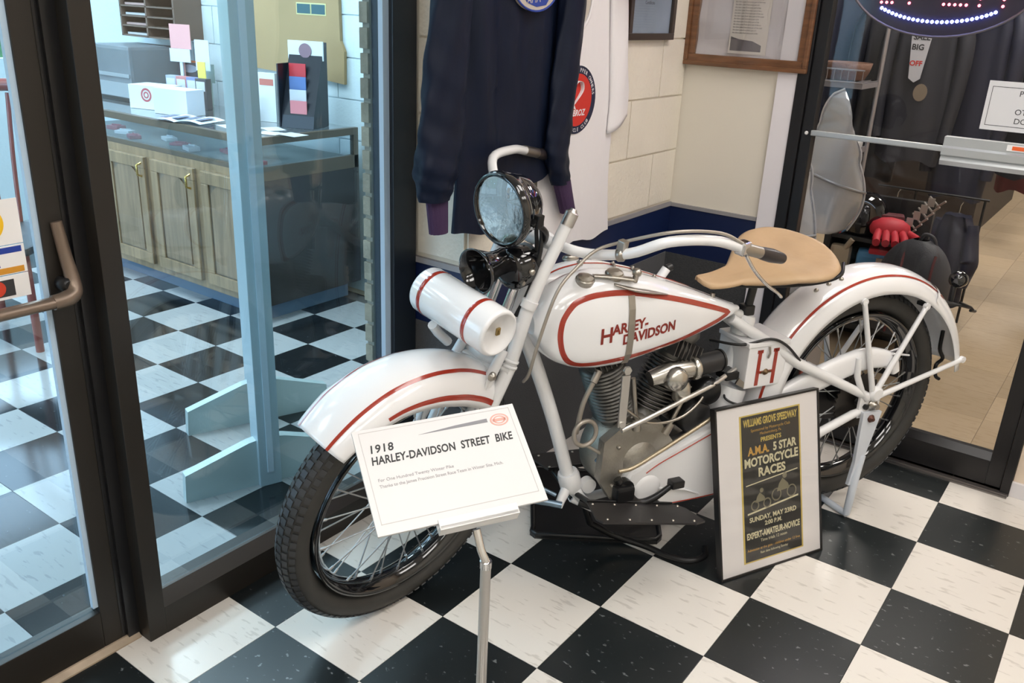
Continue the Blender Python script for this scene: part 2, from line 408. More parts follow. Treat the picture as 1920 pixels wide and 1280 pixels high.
# sidelight window: stiles, rails, pane
w1 = structure(box_obj('window_1', (-0.232, -0.185, 0.112), (-0.226, 0.628, 2.75), pane))
s = MB()
s.box((-0.27, -0.232, 0.0), (-0.19, -0.185, 2.75), 0.002)
s.build('window_stile', frame_brown, w1)
box_obj('window_stile', (-0.27, 0.645, 0.0), (-0.19, 0.739, 2.75), mat('blue_black_aluminium', (0.016, 0.022, 0.030), 0.35, 0.2), w1, 0.002)
mb = MB(); mb.poly([(-0.27, -0.185, 0.0), (-0.19, -0.185, 0.0), (-0.19, -0.185, 0.078), (-0.222, -0.185, 0.108), (-0.27, -0.185, 0.108)], (0, 0.83, 0)).build('bottom_rail', frame_brown, w1)
box_obj('glazing_strip', (-0.222, 0.622, 0.11), (-0.205, 0.645, 2.75), alu_strip, w1)
# mullion between door and sidelight
structure(MB().box((-0.30, -0.262, 0), (-0.235, -0.232, 2.75)).box((-0.275, -0.272, 0), (-0.245, -0.262, 2.75)).build('trim_2', mat('jamb_black', (0.008, 0.008, 0.009), 0.3), None))
# brown door
d1 = structure(MB().box((-0.285, -0.318, 0.012), (-0.245, -0.272, 2.1), 0.002).build('door_1', frame_brown))
box_obj('glazing_strip', (-0.262, -0.330, 0.13), (-0.250, -0.318, 2.0), alu_strip, d1)
box_obj('bottom_rail', (-0.285, -1.2, 0.012), (-0.245, -0.318, 0.115), frame_brown, d1, 0.003)
box_obj('top_rail', (-0.285, -1.2, 2.0), (-0.245, -0.318, 2.1), frame_brown, d1)
box_obj('door_stile', (-0.285, -1.26, 0.012), (-0.245, -1.2, 2.1), frame_brown, d1)
box_obj('glass_pane', (-0.268, -1.2, 0.115), (-0.262, -0.32, 2.0), pane, d1)
structure(box_obj('door_header', (-0.3, -1.3, 2.1), (-0.235, -0.272, 2.75), frame_brown)); 
structure(box_obj('wall_left_of_door', (-0.3, -3.6, 0), (-0.235, -1.27, 2.75), shell))
structure(MB().poly([(-0.225, -1.27, 0), (-0.225, -1.27, 0.004), (-0.24, -1.27, 0.014), (-0.29, -1.27, 0.014), (-0.29, -1.27, 0)], (0, 1.035, 0)).build('threshold', mat('worn_tan_threshold', (0.42, 0.33, 0.24), 0.45, noise=0.3, nscale=8)))
# push bar with its curved bracket
push = mat('bronze_push_bar', (0.20, 0.15, 0.115), 0.35, 0.5)
bar = MB().tube([(-0.205, -1.15, 0.915), (-0.205, -0.335, 0.915)], 0.0155, 12, flat=0.8)
bar.tube([(-0.205, -0.335, 0.915), (-0.206, -0.305, 0.917), (-0.212, -0.286, 0.925), (-0.222, -0.280, 0.95), (-0.232, -0.283, 1.0), (-0.240, -0.288, 1.07)], [0.0155, 0.017, 0.017, 0.015, 0.013, 0.012], 12, smooth_path=5)
bar.build('push_bar', push, d1)
MB().lathe([(0.016, 0), (0.016, 0.03), (0.010, 0.034)], (-0.245, -0.292, 0.94), (1, 0, 0)).build('lock_cylinder', black_metal, d1)
# payment stickers on the door glass
def sticker(name, y0, y1, z0, z1, label, x=-0.2600):
    t = empty(name, (x, (y0 + y1) / 2, z0)); box_obj('backing', (0, (y0 - y1) / 2, 0), (0.0008, (y1 - y0) / 2, z1 - z0), paper, t)
    tag(t, label, 'sticker', 'payment stickers on the brown door'); return t
st = sticker('payment_sticker', -0.50, -0.349, 1.035, 1.125, 'white sticker with a yellow disc, topmost on the door glass')
hw = 0.0755
MB().lathe([(0.036, 0), (0.036, 0.0006)], (0.0009, 0.008 , 0.045), (1, 0, 0), 32).build('yellow_disc', mat('sticker_yellow', (0.85, 0.50, 0.01), 0.5), st)
text('lettering', 'Cirrus', 0.020, plane_matrix((0.0017, -0.022, 0.036), (0, 1, 0), (0, 0, 1)), paper, st, shear=0.3)
st = sticker('payment_sticker', -0.50, -0.349, 0.975, 1.033, 'white sticker with navy and gold bars and blue lettering')
box_obj('navy_bar', (0.0009, -hw, 0.043), (0.0015, hw - 0.006, 0.055), mat('sticker_navy', (0.01, 0.04, 0.30), 0.5), st)
box_obj('gold_bar', (0.0009, -hw, 0.002), (0.0015, hw - 0.006, 0.014), mat('sticker_gold', (0.62, 0.27, 0.02), 0.5), st)
text('lettering', 'VISA', 0.034, plane_matrix((0.0009, -0.043, 0.017), (0, 1, 0), (0, 0, 1)), mat('sticker_navy', (0.01, 0.04, 0.30), 0.5), st, shear=0.3, bold=0.0006)
st = sticker('payment_sticker', -0.50, -0.349, 0.925, 0.973, 'white sticker with a dark red and yellow striped emblem')
box_obj('dark_field', (0.0009, -hw, 0.006), (0.0013, hw - 0.03, 0.040), print_black, st)
MB().lathe([(0.016, 0), (0.016, 0.0006)], (0.0014, -0.010, 0.022), (1, 0, 0), 24).build('yellow_disc', mat('emblem_yellow', (0.8, 0.6, 0.02), 0.5), st)
MB().lathe([(0.016, 0), (0.016, 0.0005)], (0.0014, 0.012, 0.024), (1, 0, 0), 24).build('red_disc', mat('emblem_red', (0.6, 0.05, 0.02), 0.5), st)
# rough brick return beside the storefront post
brick_m = mat('tan_brick', (0.36, 0.29, 0.21), 0.8, noise=0.3, nscale=12, bump=0.5, bscale=60)
br = structure(box_obj('wall_brick_return', (-0.298, 0.640, 0), (-0.272, 0.76, 2.75), mat('brick_mortar', (0.30, 0.27, 0.22), 0.9)))
k = 0
while k * 0.066 < 2.7:
    j = random.uniform(-.001, .001)
    box_obj('brick', (-0.302 + j, 0.632 + j, k * 0.066 + 0.004), (-0.272, 0.642, k * 0.066 + 0.058), brick_m, br, 0.002); k += 1

# ================================================================== SHOP DOOR (right)
pane2 = glass('shop_door_glass', (0.92, 0.92, 0.93), 0.32)
d2 = structure(MB().box((0.4375, 2.03, 0.0), (0.478, 2.10, 2.2), 0.002).build('door_2', frame_black))
box_obj('door_stile', (0.480, 2.04, 0.018), (0.520, 2.085, 2.15), frame_black, d2, 0.003)
box_obj('door_stile', (1.322, 2.04, 0.018), (1.372, 2.085, 2.15), frame_black, d2, 0.003)
MB().poly([(0.52, 2.085, 0.018), (0.52, 2.04, 0.018), (0.52, 2.04, 0.108), (0.52, 2.062, 0.132), (0.52, 2.085, 0.132)], (0.802, 0, 0)).build('bottom_rail', frame_black, d2)
box_obj('top_rail', (0.52, 2.04, 2.05), (1.322, 2.085, 2.15), frame_black, d2)
box_obj('door_jamb', (1.374, 2.03, 0.0), (1.403, 2.10, 2.2), frame_black, d2)
box_obj('glass_pane', (0.52, 2.065, 0.13), (1.322, 2.071, 2.05), pane2, d2)
MB().lathe([(0.006, 0), (0.007, 0.004), (0.004, 0.009)], (0.500, 2.040, 1.137), (0, -1, 0), 16).build('screw_cap', paper, d2)
structure(MB().box((0.44, 2.018, 0.0), (1.40, 2.04, 0.010), 0.002).box((0.44, 2.008, 0.0), (1.40, 2.018, 0.006)).build('threshold_shop', mat('grey_sill_metal', (0.22, 0.20, 0.19), 0.35, 0.8)))
# push bar: thin rod, then the wide grooved plate
pb = mat('clear_anodised_aluminium', (0.50, 0.52, 0.53), 0.35, 0.6)
MB().box((0.52, 2.020, 1.131), (0.968, 2.034, 1.150), 0.004).box((0.520, 2.034, 1.134), (0.535, 2.066, 1.146)).build('push_rod', pb, d2)
mb = MB().poly([(0.955, 2.060, 1.090), (0.955, 2.020, 1.090), (0.955, 2.014, 1.105), (0.955, 2.020, 1.118), (0.955, 2.008, 1.124), (0.955, 2.008, 1.146), (0.955, 2.022, 1.152), (0.955, 2.022, 1.180), (0.955, 2.060, 1.180)], (0.365, 0, 0)); mb.build('push_plate', pb, d2)
box_obj('warning_label', (1.14, 2.0195, 1.158), (1.20, 2.0218, 1.176), paper, d2)
box_obj('warning_label', (1.155, 2.0185, 1.161), (1.19, 2.0193, 1.173), mat('label_orange', (0.8, 0.12, 0.02), 0.5), d2)
# paper sign taped to the glass
sg = empty('paper_notice', (1.044, 2.055, 1.212)); tag(sg, 'white paper notice taped to the shop door glass above the push plate', 'sign')
box_obj('sheet', (0, 0.0, 0), (0.255, 0.001, 0.150), mat('notice_paper', (0.66, 0.65, 0.66), 0.5), sg)
mb = MB()
for a, b in (((.012, .014), (.243, .0155)), ((.012, .132), (.243, .1335)), ((.012, .014), (.0135, .1335)), ((.2415, .014), (.243, .1335))): mb.box((a[0], -0.0006, a[1]), (b[0], 0, b[1]))
mb.build('printed_border', print_black, sg)
text('lettering', 'PLEASE\nUSE\nOTHER\nDOOR', 0.024, plane_matrix((0.128, -0.0004, 0.108), (1, 0, 0), (0, 0, 1)), print_black, sg, align='CENTER', line=1.15)
# oval LED sign hung inside the glass
led = empty('led_open_sign', (0.85, 2.035, 1.475)); tag(led, 'oval black LED open sign with a glowing blue arc and red dots', 'sign')
CZ = 0.20
def oval(a, b, n=48): return [(a * math.cos(2 * PI * i / n), 0, CZ + b * math.sin(2 * PI * i / n)) for i in range(n)]
MB().poly(oval(0.290, 0.195), (0, 0.012, 0)).build('backboard', mat('led_board', (0.02, 0.018, 0.035), 0.12), led)
MB().tube(oval(0.290, 0.195) + oval(0.290, 0.195)[:1], 0.004, 8).build('rim', mat('led_rim', (0.10, 0.09, 0.11), 0.3), led)
blue_led = mat('blue_led', (0.05, 0.05, 0.3), 0.4, emit=(0.22, 0.30, 1.0), estr=28)
red_led = mat('red_led', (0.3, 0.02, 0.02), 0.4, emit=(1.0, 0.10, 0.14), estr=14)
bm_ = MB()
for k in range(112):
    a = 2 * PI * (k + .5) / 112
    if 0.26 * PI < (a % PI) < 0.74 * PI:
        bm_.ball((0.262 * math.cos(a), -0.003, CZ + 0.150 * math.sin(a)), 0.0056, 1)
o = bm_.build('blue_led_arc', blue_led, led); o['kind'] = 'stuff'
rm = MB()
GL = {'O': ['01110', '10001', '10001', '10001', '10001', '10001', '01110'], 'P': ['11110', '10001', '10001', '11110', '10000', '10000', '10000'],
      'E': ['11111', '10000', '10000', '11110', '10000', '10000', '11111'], 'N': ['10001', '11001', '10101', '10101', '10011', '10001', '10001']}
for n, ch in enumerate('OPEN'):
    for r_, row in enumerate(GL[ch]):
        for c_, b_ in enumerate(row):
            if b_ == '1': rm.ball((-0.19 + n * 0.103 + c_ * 0.0165, -0.003, CZ + 0.023 - r_ * 0.020), 0.0048, 1)
o = rm.build('red_led_letters', red_led, led); o['kind'] = 'stuff'
# ================================================================== MOTORCYCLE
# local axes of the bike: x = towards its left side, y = rearwards, z = up; front axle (wheel straight) at y = 0
PH = -0.508
bike = empty('motorcycle', (0.17135383, 0.27142133, 0), PH)
tag(bike, 'white vintage motorcycle with red pinstripes and a tan leather saddle', 'motorcycle')
RHO = 0.454; DEL = 0.41
A0 = Vector((0, 0.1, 0.36))
SR = Matrix.Rotation(DEL, 3, Vector((0, math.sin(RHO), math.cos(RHO))))
def ST(v): return A0 + SR @ (Vector(v) - A0)          # steered parts
BI = lambda v: v
RA = Vector((0, 1.5, 0.394)); FA = Vector((0, 0, 0.36))

def wheel(name, c, Tm, hub_w, sprocket=False, big=False):
    R = 0.3575
    root = MB(Tm)
    rr = 0.268
    # deep rim, section swept round
    prof = [(-.030, .004), (-.036, .012), (-.033, .018), (-.026, .012), (-.015, .002), (0, -.004), (.015, .002), (.026, .012), (.033, .018), (.036, .012), (.030, .004), (.014, -.010), (0, -.014), (-.014, -.010)]
    def rim(u, v):
        a = 2 * PI * v; p = prof[int(round(u * len(prof))) % len(prof)]
        return c + Vector((p[0], (rr + p[1]) * math.cos(a), (rr + p[1]) * math.sin(a)))
    root.grid(rim, len(prof), 73, closed_u=True)
    wh = root.build(name, black_gloss, bike)
    # tire
    tb = MB(Tm); ns = 18
    def tire(u, v):
        a = 2 * PI * v; q = 2 * PI * u
        x = 0.042 * math.cos(q); h = math.sin(q)
        r_ = 0.318 + (0.0395 * h if h > 0 else 0.034 * h)
        return c + Vector((x * (1.0 if h > -.4 else .85), r_ * math.cos(a), r_ * math.sin(a)))
    tb.grid(tire, ns, 97, closed_u=True); tb.build('tire', rubber, wh)
    # tread blocks
    td = MB(Tm); nt_ = 92
    for k in range(nt_):
        a0 = 2 * PI * k / nt_; a1 = 2 * PI * (k + 0.66) / nt_
        for row, (q0, q1) in enumerate(((32, 50), (56, 74), (79, 101), (106, 124), (130, 148))):
            off = (PI / nt_) * (row % 2)
            vs = []
            for (aa, rr_) in ((a0 + off, 0), (a1 + off, 0)):
                for q in (q0, q1):
                    for lift in (0.0, 0.0032):
                        qq = math.radians(q); x = (0.042 + lift) * math.cos(qq); r_ = 0.318 + (0.0395 + lift) * math.sin(qq)
                        vs.append(c + Vector((x, r_ * math.cos(aa), r_ * math.sin(aa))))
            td.add(vs, [[1, 3, 7, 5], [0, 1, 5, 4], [2, 6, 7, 3], [0, 2, 3, 1], [4, 5, 7, 6]])
    o = td.build('tread', tread_rubber, wh); o['kind'] = 'stuff'
    # hub
    hb = MB(Tm); r0 = 0.036 if not big else 0.05
    hb.lathe([(0.012, -hub_w - .03), (0.012, -hub_w), (r0 + .012, -hub_w + .002), (r0 + .012, -hub_w + .008), (r0 - .008, -hub_w + .016), (r0 - .01, 0), (r0 - .008, hub_w - .016), (r0 + .012, hub_w - .008), (r0 + .012, hub_w - .002), (0.012, hub_w), (0.012, hub_w + .03)], c, (1, 0, 0), 28)
    hb.build('hub', black_metal if big else nickel, wh)
    # spokes, crossed
    n = 36
    for k in range(n):
        side = 1 if k % 2 else -1; a = 2 * PI * k / n; sw = 0.55 * (1 if (k // 2) % 2 else -1)
        p0 = c + Vector((side * (hub_w - .005), (r0 + .006) * math.cos(a + sw), (r0 + .006) * math.sin(a + sw)))
        p1 = c + Vector((side * 0.006, (rr - .006) * math.cos(a), (rr - .006) * math.sin(a)))
        d_ = (p1 - p0).normalized()
        MB(Tm).tube([p0, p1 - d_ * 0.018], 0.0020, 6).tube([p1 - d_ * 0.020, p1], 0.0036, 6).build('spoke', spoke_m, wh)
    return wh
spoke_m = mat('dull_spoke_steel', (0.42, 0.43, 0.44), 0.3, 0.9)
fwheel = wheel('front_wheel', FA, ST, 0.040)
rwheel = wheel('rear_wheel', RA, BI, 0.052, big=True)
# rear belt / brake drum and sprocket
MB().lathe([(0.10, -0.062), (0.105, -0.058), (0.105, -0.034), (0.095, -0.030)], RA, (1, 0, 0), 40).build('brake_drum', black_satin, rwheel)
sp = MB(); npt = 34; pts = []
for k in range(npt * 2):
    a = PI * k / npt; r = 0.088 if k % 2 else 0.095; pts.append(RA + Vector((0.055, r * math.cos(a), r * math.sin(a))))
sp.poly(pts, (0.005, 0, 0)).build('sprocket', mat('dark_sprocket', (0.05, 0.045, 0.04), 0.4, 0.7), rwheel)

# ---------------------------------------------------------------- fenders
def fender(name, c, Tm, a0, a1, crown, W, depth, n=64):
    """crown(a) radius of the ridge, W(a) half width, depth(a) how far the skirt drops"""
    def S(u, v, off=0.0):
        a = math.radians(a0 + (a1 - a0) * v); q = u * PI / 2
        w_ = W(v) + off; d_ = depth(v)
        sx = math.sin(q); cx = math.cos(q)
        x = w_ * (abs(sx) ** 0.9) * (1 if sx >= 0 else -1)
        r = crown(v) + off - d_ * (1 - cx ** 0.85 if cx > 1e-6 else 1)
        return c + Vector((x, r * math.cos(a), r * math.sin(a)))
    mb = MB(Tm); mb.grid(lambda u, v: S(2 * u - 1, v), 25, n); o = mb.build(name, white_paint, bike); solid(o, 0.003, 1.0)
    def stripe(u0, u1, v0, v1, sub=4):
        m2 = MB(Tm)
        m2.grid(lambda u, v: S(u0 + (u1 - u0) * u, v0 + (v1 - v0) * v, 0.0032), sub, n); m2.build('pinstripe', red_paint, o)
    return o, S, stripe
def lerp_list(L):
    def f(v):
        x = v * (len(L) - 1); i = min(int(x), len(L) - 2); return L[i] + (L[i + 1] - L[i]) * (x - i)
    return f
# front: starts high in front of the wheel, ends behind the fork
ff, SF, fs_ = fender('front_fender', FA, ST, 134, 55, lerp_list([.408, .413, .412, .405, .397, .391, .387]), lerp_list([.080, .088, .090, .090, .090, .088, .086]), lerp_list([.040, .050, .064, .080, .090, .094, .094]))
fs_(0.37, 0.445, 0.0, 0.97); fs_(-0.43, -0.385, 0.0, 0.97); fs_(0.84, 0.93, 0.26, 1.0)
# rear
rf, SRr, rs_ = fender('rear_fender', RA, BI, 207, 8, lerp_list([.425, .428, .430, .430, .430, .432, .438, .446, .452]), lerp_list([.080] * 9), lerp_list([.085, .080, .075, .072, .070, .070, .068, .062, .055]))
rs_(0.49, 0.56, 0.02, 0.80); rs_(-0.55, -0.50, 0.02, 0.80)
for k in range(3):
    p = SRr(0.12 + 0.05 * k, 0.44 + 0.028 * k, 0.003); MB().ball(p, 0.0075, 2).build('rivet', nickel, rf)
box_o = MB().box((-0.012, 1.10, 0.60), (0.012, 1.125, 0.63), 0.004).build('clip', nickel, rf)
# rear fender hinge plate edge and mud flap lip
MB().grid(lambda u, v: SRr(0.9 * (2 * u - 1), 0.765 + 0.01 * v, 0.006), 13, 3).build('hinge_seam', white_paint, rf)

# ---------------------------------------------------------------- frame
fr = MB()
def sym(p, x): return Vector((x, p[0], p[1]))
HT0 = Vector((0, 0.262, 0.70)); HT1 = Vector((0, 0.372, 0.925))
fr.tube([HT0, HT1], 0.024, 16)
fr.tube([(0, .315, .800), (0, .385, .630), (0, .447, .462), (0, .508, .272), (0, .545, .215)], [.020, .0195, .019, .019, .017], 14, smooth_path=4)
fr.lathe([(0.028, -.03), (0.032, -.02), (0.032, .02), (0.028, .03)], (0, .508, .275), (0, .30, -.95), 16)
fr.tube([(0.0, .345, .868), (0.0, .55, .872), (0, .80, .80), (0, 1.03, .715)], .015, 12, smooth_path=5)
fr.tube([(0, 1.058, .715), (0, 1.045, .66), (0, 0.985, .45), (0, .955, .28)], [.0165, .0185, .0185, .0185], 14)
fr.lathe([(0.026, 0), (0.030, .01), (0.030, .05), (0.026, .06)], (0, 1.040, .655), (0, .24, .97), 16)
for s in (1, -1):
    fr.tube([(0.020 * s, .985, .715), (0.058 * s, 1.10, .640), (0.080 * s, 1.20, .574), (0.088 * s, 1.515, .418)], [.015, .017, .0165, .0145], 12)
    fr.tube([(0.012 * s, .955, .235), (0.06 * s, 1.06, .225), (0.086 * s, 1.30, .312), (0.088 * s, 1.46, .368), (0.088 * s, 1.50, .376)], [.014, .015, .0145, .0135, .011], 12)
    fr.tube([(0, .52, .215), (0.045 * s, .60, .175), (0.055 * s, .80, .175), (0.02 * s, .955, .235)], .014, 10)
    # drop-out plate
    fr.box((0.084 * s, 1.475, .352), (0.094 * s, 1.560, .430), 0.003)
frame = fr.build('frame', tube_white, bike)
MB().lathe([(0.020, -.004), (0.020, .006), (0.010, .010), (0.010, .024)], (0.095, 1.528, .394), (1, 0, 0), 6, True).build('axle_nut', nickel, frame)
MB().lathe([(0.009, 0), (0.009, .010)], (0.095, 1.497, .392), (1, 0, 0), 6).build('axle_adjuster', black_metal, frame)
for s in (1, -1):
    for (y, z, rr_) in ((1.421, .742, .0075), (1.690, .700, .0075), (1.915, .492, .0080)):
        e = Vector((0.083 * s, y, z)); b0 = Vector((0.098 * s, 1.520 + (y - 1.5) * .03, .432))
        if y > 1.9: b0 = Vector((0.098 * s, 1.545, .422))
        MB().tube([b0, b0 + (e - b0) * .5, e], [.0095, .0085, .0080], 10).lathe([(0.011, -.006), (0.011, .006)], e, (1, 0, 0), 12).build('fender_stay', tube_white, rf)
MB().lathe([(0.02, -.008), (0.026, -.004), (0.026, .006), (0.018, .012)], (0.098, 1.530, .432), (1, 0, 0), 20).build('stay_bracket', tube_white, rf)

# ---------------------------------------------------------------- rear stand
stn = MB()
for s in (1, -1):
    f0 = 0.105 * s
    # broad flat top that tapers into a tube
    prof = [(1.482, .378), (1.560, .372), (1.545, .30), (1.520, .20), (1.498, .12), (1.478, .12), (1.488, .20), (1.484, .30)]
    stn.poly([(f0 - .006, a, b) for a, b in prof], (0.012, 0, 0))
    stn.tube([(f0, 1.520, .22), (f0 + .006 * s, 1.503, .15), (f0 + .012 * s, 1.492, .05), (f0 + .010 * s, 1.492, .014)], [.012, .0135, .0125, .0115], 12)
stn.tube([(0.117, 1.492, .014), (0.09, 1.492, .0125), (-.09, 1.492, .0125), (-.117, 1.492, .014)], .011, 12)
rst = stn.build('rear_stand', mat('stand_pale_blue_white', (0.62, 0.66, 0.72), 0.32, coat=0.3), bike)
MB().lathe([(0.013, 0), (0.013, .006), (.006, .008), (.006, .014)], (0.111, 1.515, .355), (1, 0, 0), 6).build('pivot_bolt', mat('rusty_bolt', (0.12, 0.05, 0.035), 0.5, 0.5), rst)
MB().tube([(0, 1.900, .565), (0, 1.905, .50), (0.0, 1.93, .462), (0.0, 1.905, .44), (0, 1.915, .40), (0, 1.935, .385)], .0065, 8, smooth_path=4).build('stand_clip', black_metal, rf)

# ---------------------------------------------------------------- tank
ys = [.335, .352, .385, .44, .50, .57, .66, .75, .83, .90, .95, .985, 1.005]
hw = [.060, .092, .113, .124, .127, .129, .122, .108, .089, .067, .048, .033, .020]
zt = [.800, .843, .874, .898, .908, .903, .880, .850, .820, .792, .772, .758, .750]
zb = [.765, .715, .682, .660, .652, .654, .672, .686, .700, .714, .726, .735, .741]
def interp(y, A):
    if y <= ys[0]: return A[0]
    for i in range(len(ys) - 1):
        if y <= ys[i + 1]:
            t = (y - ys[i]) / (ys[i + 1] - ys[i]); t = t; return A[i] * (1 - t) + A[i + 1] * t
    return A[-1]
def tankS(u, v):
    y = ys[0] + (ys[-1] - ys[0]) * v; W_, t_, b_ = (sum(interp(y + d, A) for d in (-.012, 0, .012)) / 3 for A in (hw, zt, zb))
    q = 2 * PI * u; cx, cz = math.cos(q), math.sin(q)
    ex = 0.50 if cz < 0 else 0.78
    x = W_ * (abs(cx) ** (0.42 if cz < 0 else 0.55)) * (1 if cx >= 0 else -1); z = abs(cz) ** ex
    mid = b_ + (t_ - b_) * 0.42
    if cz >= 0:
        zz = mid + (t_ - mid) * z
        # shoulders slope down from a flat crown; a shallow groove splits the two halves
        zz -= 0.010 * math.exp(-(x / 0.006) ** 2) * (1 if v < .9 else .3)
    else: zz = mid - (mid - b_) * z
    return Vector((x, y, zz))
tk = MB(); tk.grid(tankS, 72, 60, closed_u=True)
tk.add([tankS(i / 72, 0) for i in range(72)], [list(range(72))]); tk.add([tankS(i / 72, 1) for i in range(72)], [list(range(72))[::-1]])
tank = tk.build('fuel_tank', white_paint, bike)
tb_me = tank.data; tree = BVHTree.FromPolygons([v.co.copy() for v in tb_me.vertices], [list(pg.vertices) for pg in tb_me.polygons])
def on_side(y, z, s=1, off=0.0008):
    h = tree.ray_cast(Vector((0.5 * s, y, z)), Vector((-s, 0, 0)))
    if h[0] is None: return Vector((0.02 * s, y, z))
    nn = h[1] if h[1].x * s > 0 else -h[1]
    return h[0] + nn * off
def on_top(x, y, off=0.0008):
    h = tree.ray_cast(Vector((x, y, 2)), Vector((0, 0, -1)))
    return (h[0] + Vector((0, 0, off))) if h[0] else Vector((x, y, .9))
# teardrop line on each side: a closed ring on the skin
ring = [(.386, .775), (.392, .806), (.410, .833), (.435, .851), (.49, .862), (.57, .860), (.66, .842), (.75, .818), (.84, .789), (.91, .764), (.950, .748), (.905, .737), (.84, .726), (.76, .711), (.66, .696), (.57, .688), (.49, .681), (.44, .683), (.413, .695), (.396, .718), (.388, .746)]
def ring_pts(k=5):
    P = [Vector((a, b, 0)) for a, b in ring]; n = len(P); out = []
    for i in range(n):
        a, b, c_, d = P[i - 1], P[i], P[(i + 1) % n], P[(i + 2) % n]
        sharp = (i in (9, 10))
        for j in range(k):
            t = j / k
            out.append(b.lerp(c_, t) if sharp else 0.5 * ((2 * b) + (c_ - a) * t + (2 * a - 5 * b + 4 * c_ - d) * t * t + (3 * b - a - 3 * c_ + d) * t ** 3))
    return out
RP = ring_pts(); nR = len(RP)
for s in (1, -1):
    vs = []; fsx = []; wd = 0.0065
    for i in range(nR):
        tn = (RP[(i + 1) % nR] - RP[i - 1]).normalized(); nrm = Vector((-tn.y, tn.x, 0))
        for k in range(4):
            q = RP[i] + nrm * wd * (k / 1.5 - 1); vs.append(on_side(q.x, q.y, s))
    for i in range(nR):
        j = (i + 1) % nR
        for k in range(3): fsx.append([i * 4 + k, i * 4 + k + 1, j * 4 + k + 1, j * 4 + k])
    MB().add(vs, fsx, True).build('pinstripe', red_paint, tank)
    # lettering wrapped on the skin
    for body, size, (ty, tz), spc in (('H', 0.058, (.490, .736), 1), ('ARLEY-', 0.037, (.525, .758), 0.95), ('DAVIDSON', 0.037, (.556, .729), 0.95)):
        me = text_mesh(body, size, depth=0.0, bold=0.0013, xs=0.90)
        bm = bmesh.new(); bm.from_mesh(me); bmesh.ops.subdivide_edges(bm, edges=[e for e in bm.edges if e.calc_length() > 0.012], cuts=2); bm.to_mesh(me); bm.free()
        for v in me.vertices:
            yy = ty + v.co.x if s == 1 else 1.22 - ty - v.co.x + .03
            v.co = on_side(yy, tz + v.co.y + (v.co.x * 0.10), s, 0.0012)
        me.materials.clear(); link('lettering', me, red_letter, tank)
# centre pinstripe on the crown, hinge clips
MB().grid(lambda u, v: on_top(0.020 + 0.005 * u, .39 + .50 * v, 0.0012), 2, 40).build('pinstripe', red_paint, tank)
MB().grid(lambda u, v: on_top(-0.025 + 0.005 * u, .39 + .50 * v, 0.0012), 2, 40).build('pinstripe', red_paint, tank)
for i, (x, y, r) in enumerate(((0.078, .462, .024), (0.074, .548, .024), (-0.070, .50, .022))):
    p = on_top(x, y, 0)
    CAPM = MB().lathe([(r * .9, -.008), (r * .95, .000), (r * 1.02, .003), (r * 1.02, .006), (r * .92, .008), (r * .86, .012), (r * .4, .015), (0.0005, .0155)], p, (0.25 if x > 0 else -.25, 0, 1), 28)
    CAPM.sm = [False] * len(CAPM.sm); CAPM.build('filler_cap', nickel, tank)
# instrument plate between the caps with pump knob, and the long swept bracket
pb_ = MB(); pA = [on_top(.072 + .012 * math.sin(k), .50 + .05 * k / 4, .005) for k in range(5)]
pb_.tube([on_top(.078, .485, .008), on_top(.088, .53, .009), on_top(.092, .590, .009)], [.010, .013, .015], 10, flat=.35)
pb_.tube([on_top(.100, .535, .004), on_top(.108, .585, .005), on_top(.106, .64, .005), on_top(.098, .70, .002)], [.008, .016, .014, .004], 12, flat=.30, smooth_path=4)
pb_.lathe([(0.008, 0), (0.008, .018), (0.012, .020), (0.0125, .028), (0.009, .034), (0.0005, .035)], on_top(.086, .603, 0), (.25, 0, 1), 20)
pb_.build('pump_bracket', nickel, tank)
for (x, y) in ((-.02, .50), (-.02, .60), (0, .72), (-.015, .66)):
    p = on_top(x, y, .002); MB().box((p.x - .012, p.y - .003, p.z - .002), (p.x + .012, p.y + .003, p.z + .004), .001).ball((p.x, p.y, p.z + .006), .005, 2).build('hinge_clip', nickel, tank)
MB().tube([on_top(-.06, .78, -.005), on_top(-.06, .78, 0) + Vector((0, .02, .022))], .013, 14).build('compression_knob', white_paint, tank)
MB().tube([on_top(-.06, .78, 0) + Vector((0, .02, .022)), on_top(-.06, .78, 0) + Vector((0, .036, .026))], .011, 14).build('knob_end', black_satin, tank)
MB().tube([on_top(0.03, .90, 0), on_top(0.03, .90, .012)], .006, 10).build('tank_screw', nickel, tank)
# strap down the left side, then the shift strut below it
st_ = MB(); pts = [on_side(.578, z, 1, .004) for z in (.852, .82, .78, .74, .70, .672)]
for i in range(len(pts) - 1):
    a, b = pts[i], pts[i + 1]
    st_.add([a + Vector((0, -.009, 0)), a + Vector((0, .009, 0)), b + Vector((0, .009, 0)), b + Vector((0, -.009, 0)), a + Vector((-.003, -.009, 0)), a + Vector((-.003, .009, 0)), b + Vector((-.003, .009, 0)), b + Vector((-.003, -.009, 0))], [[0, 1, 2, 3], [0, 3, 7, 4], [1, 5, 6, 2], [4, 7, 6, 5]])
st_.build('strap', nickel, tank)

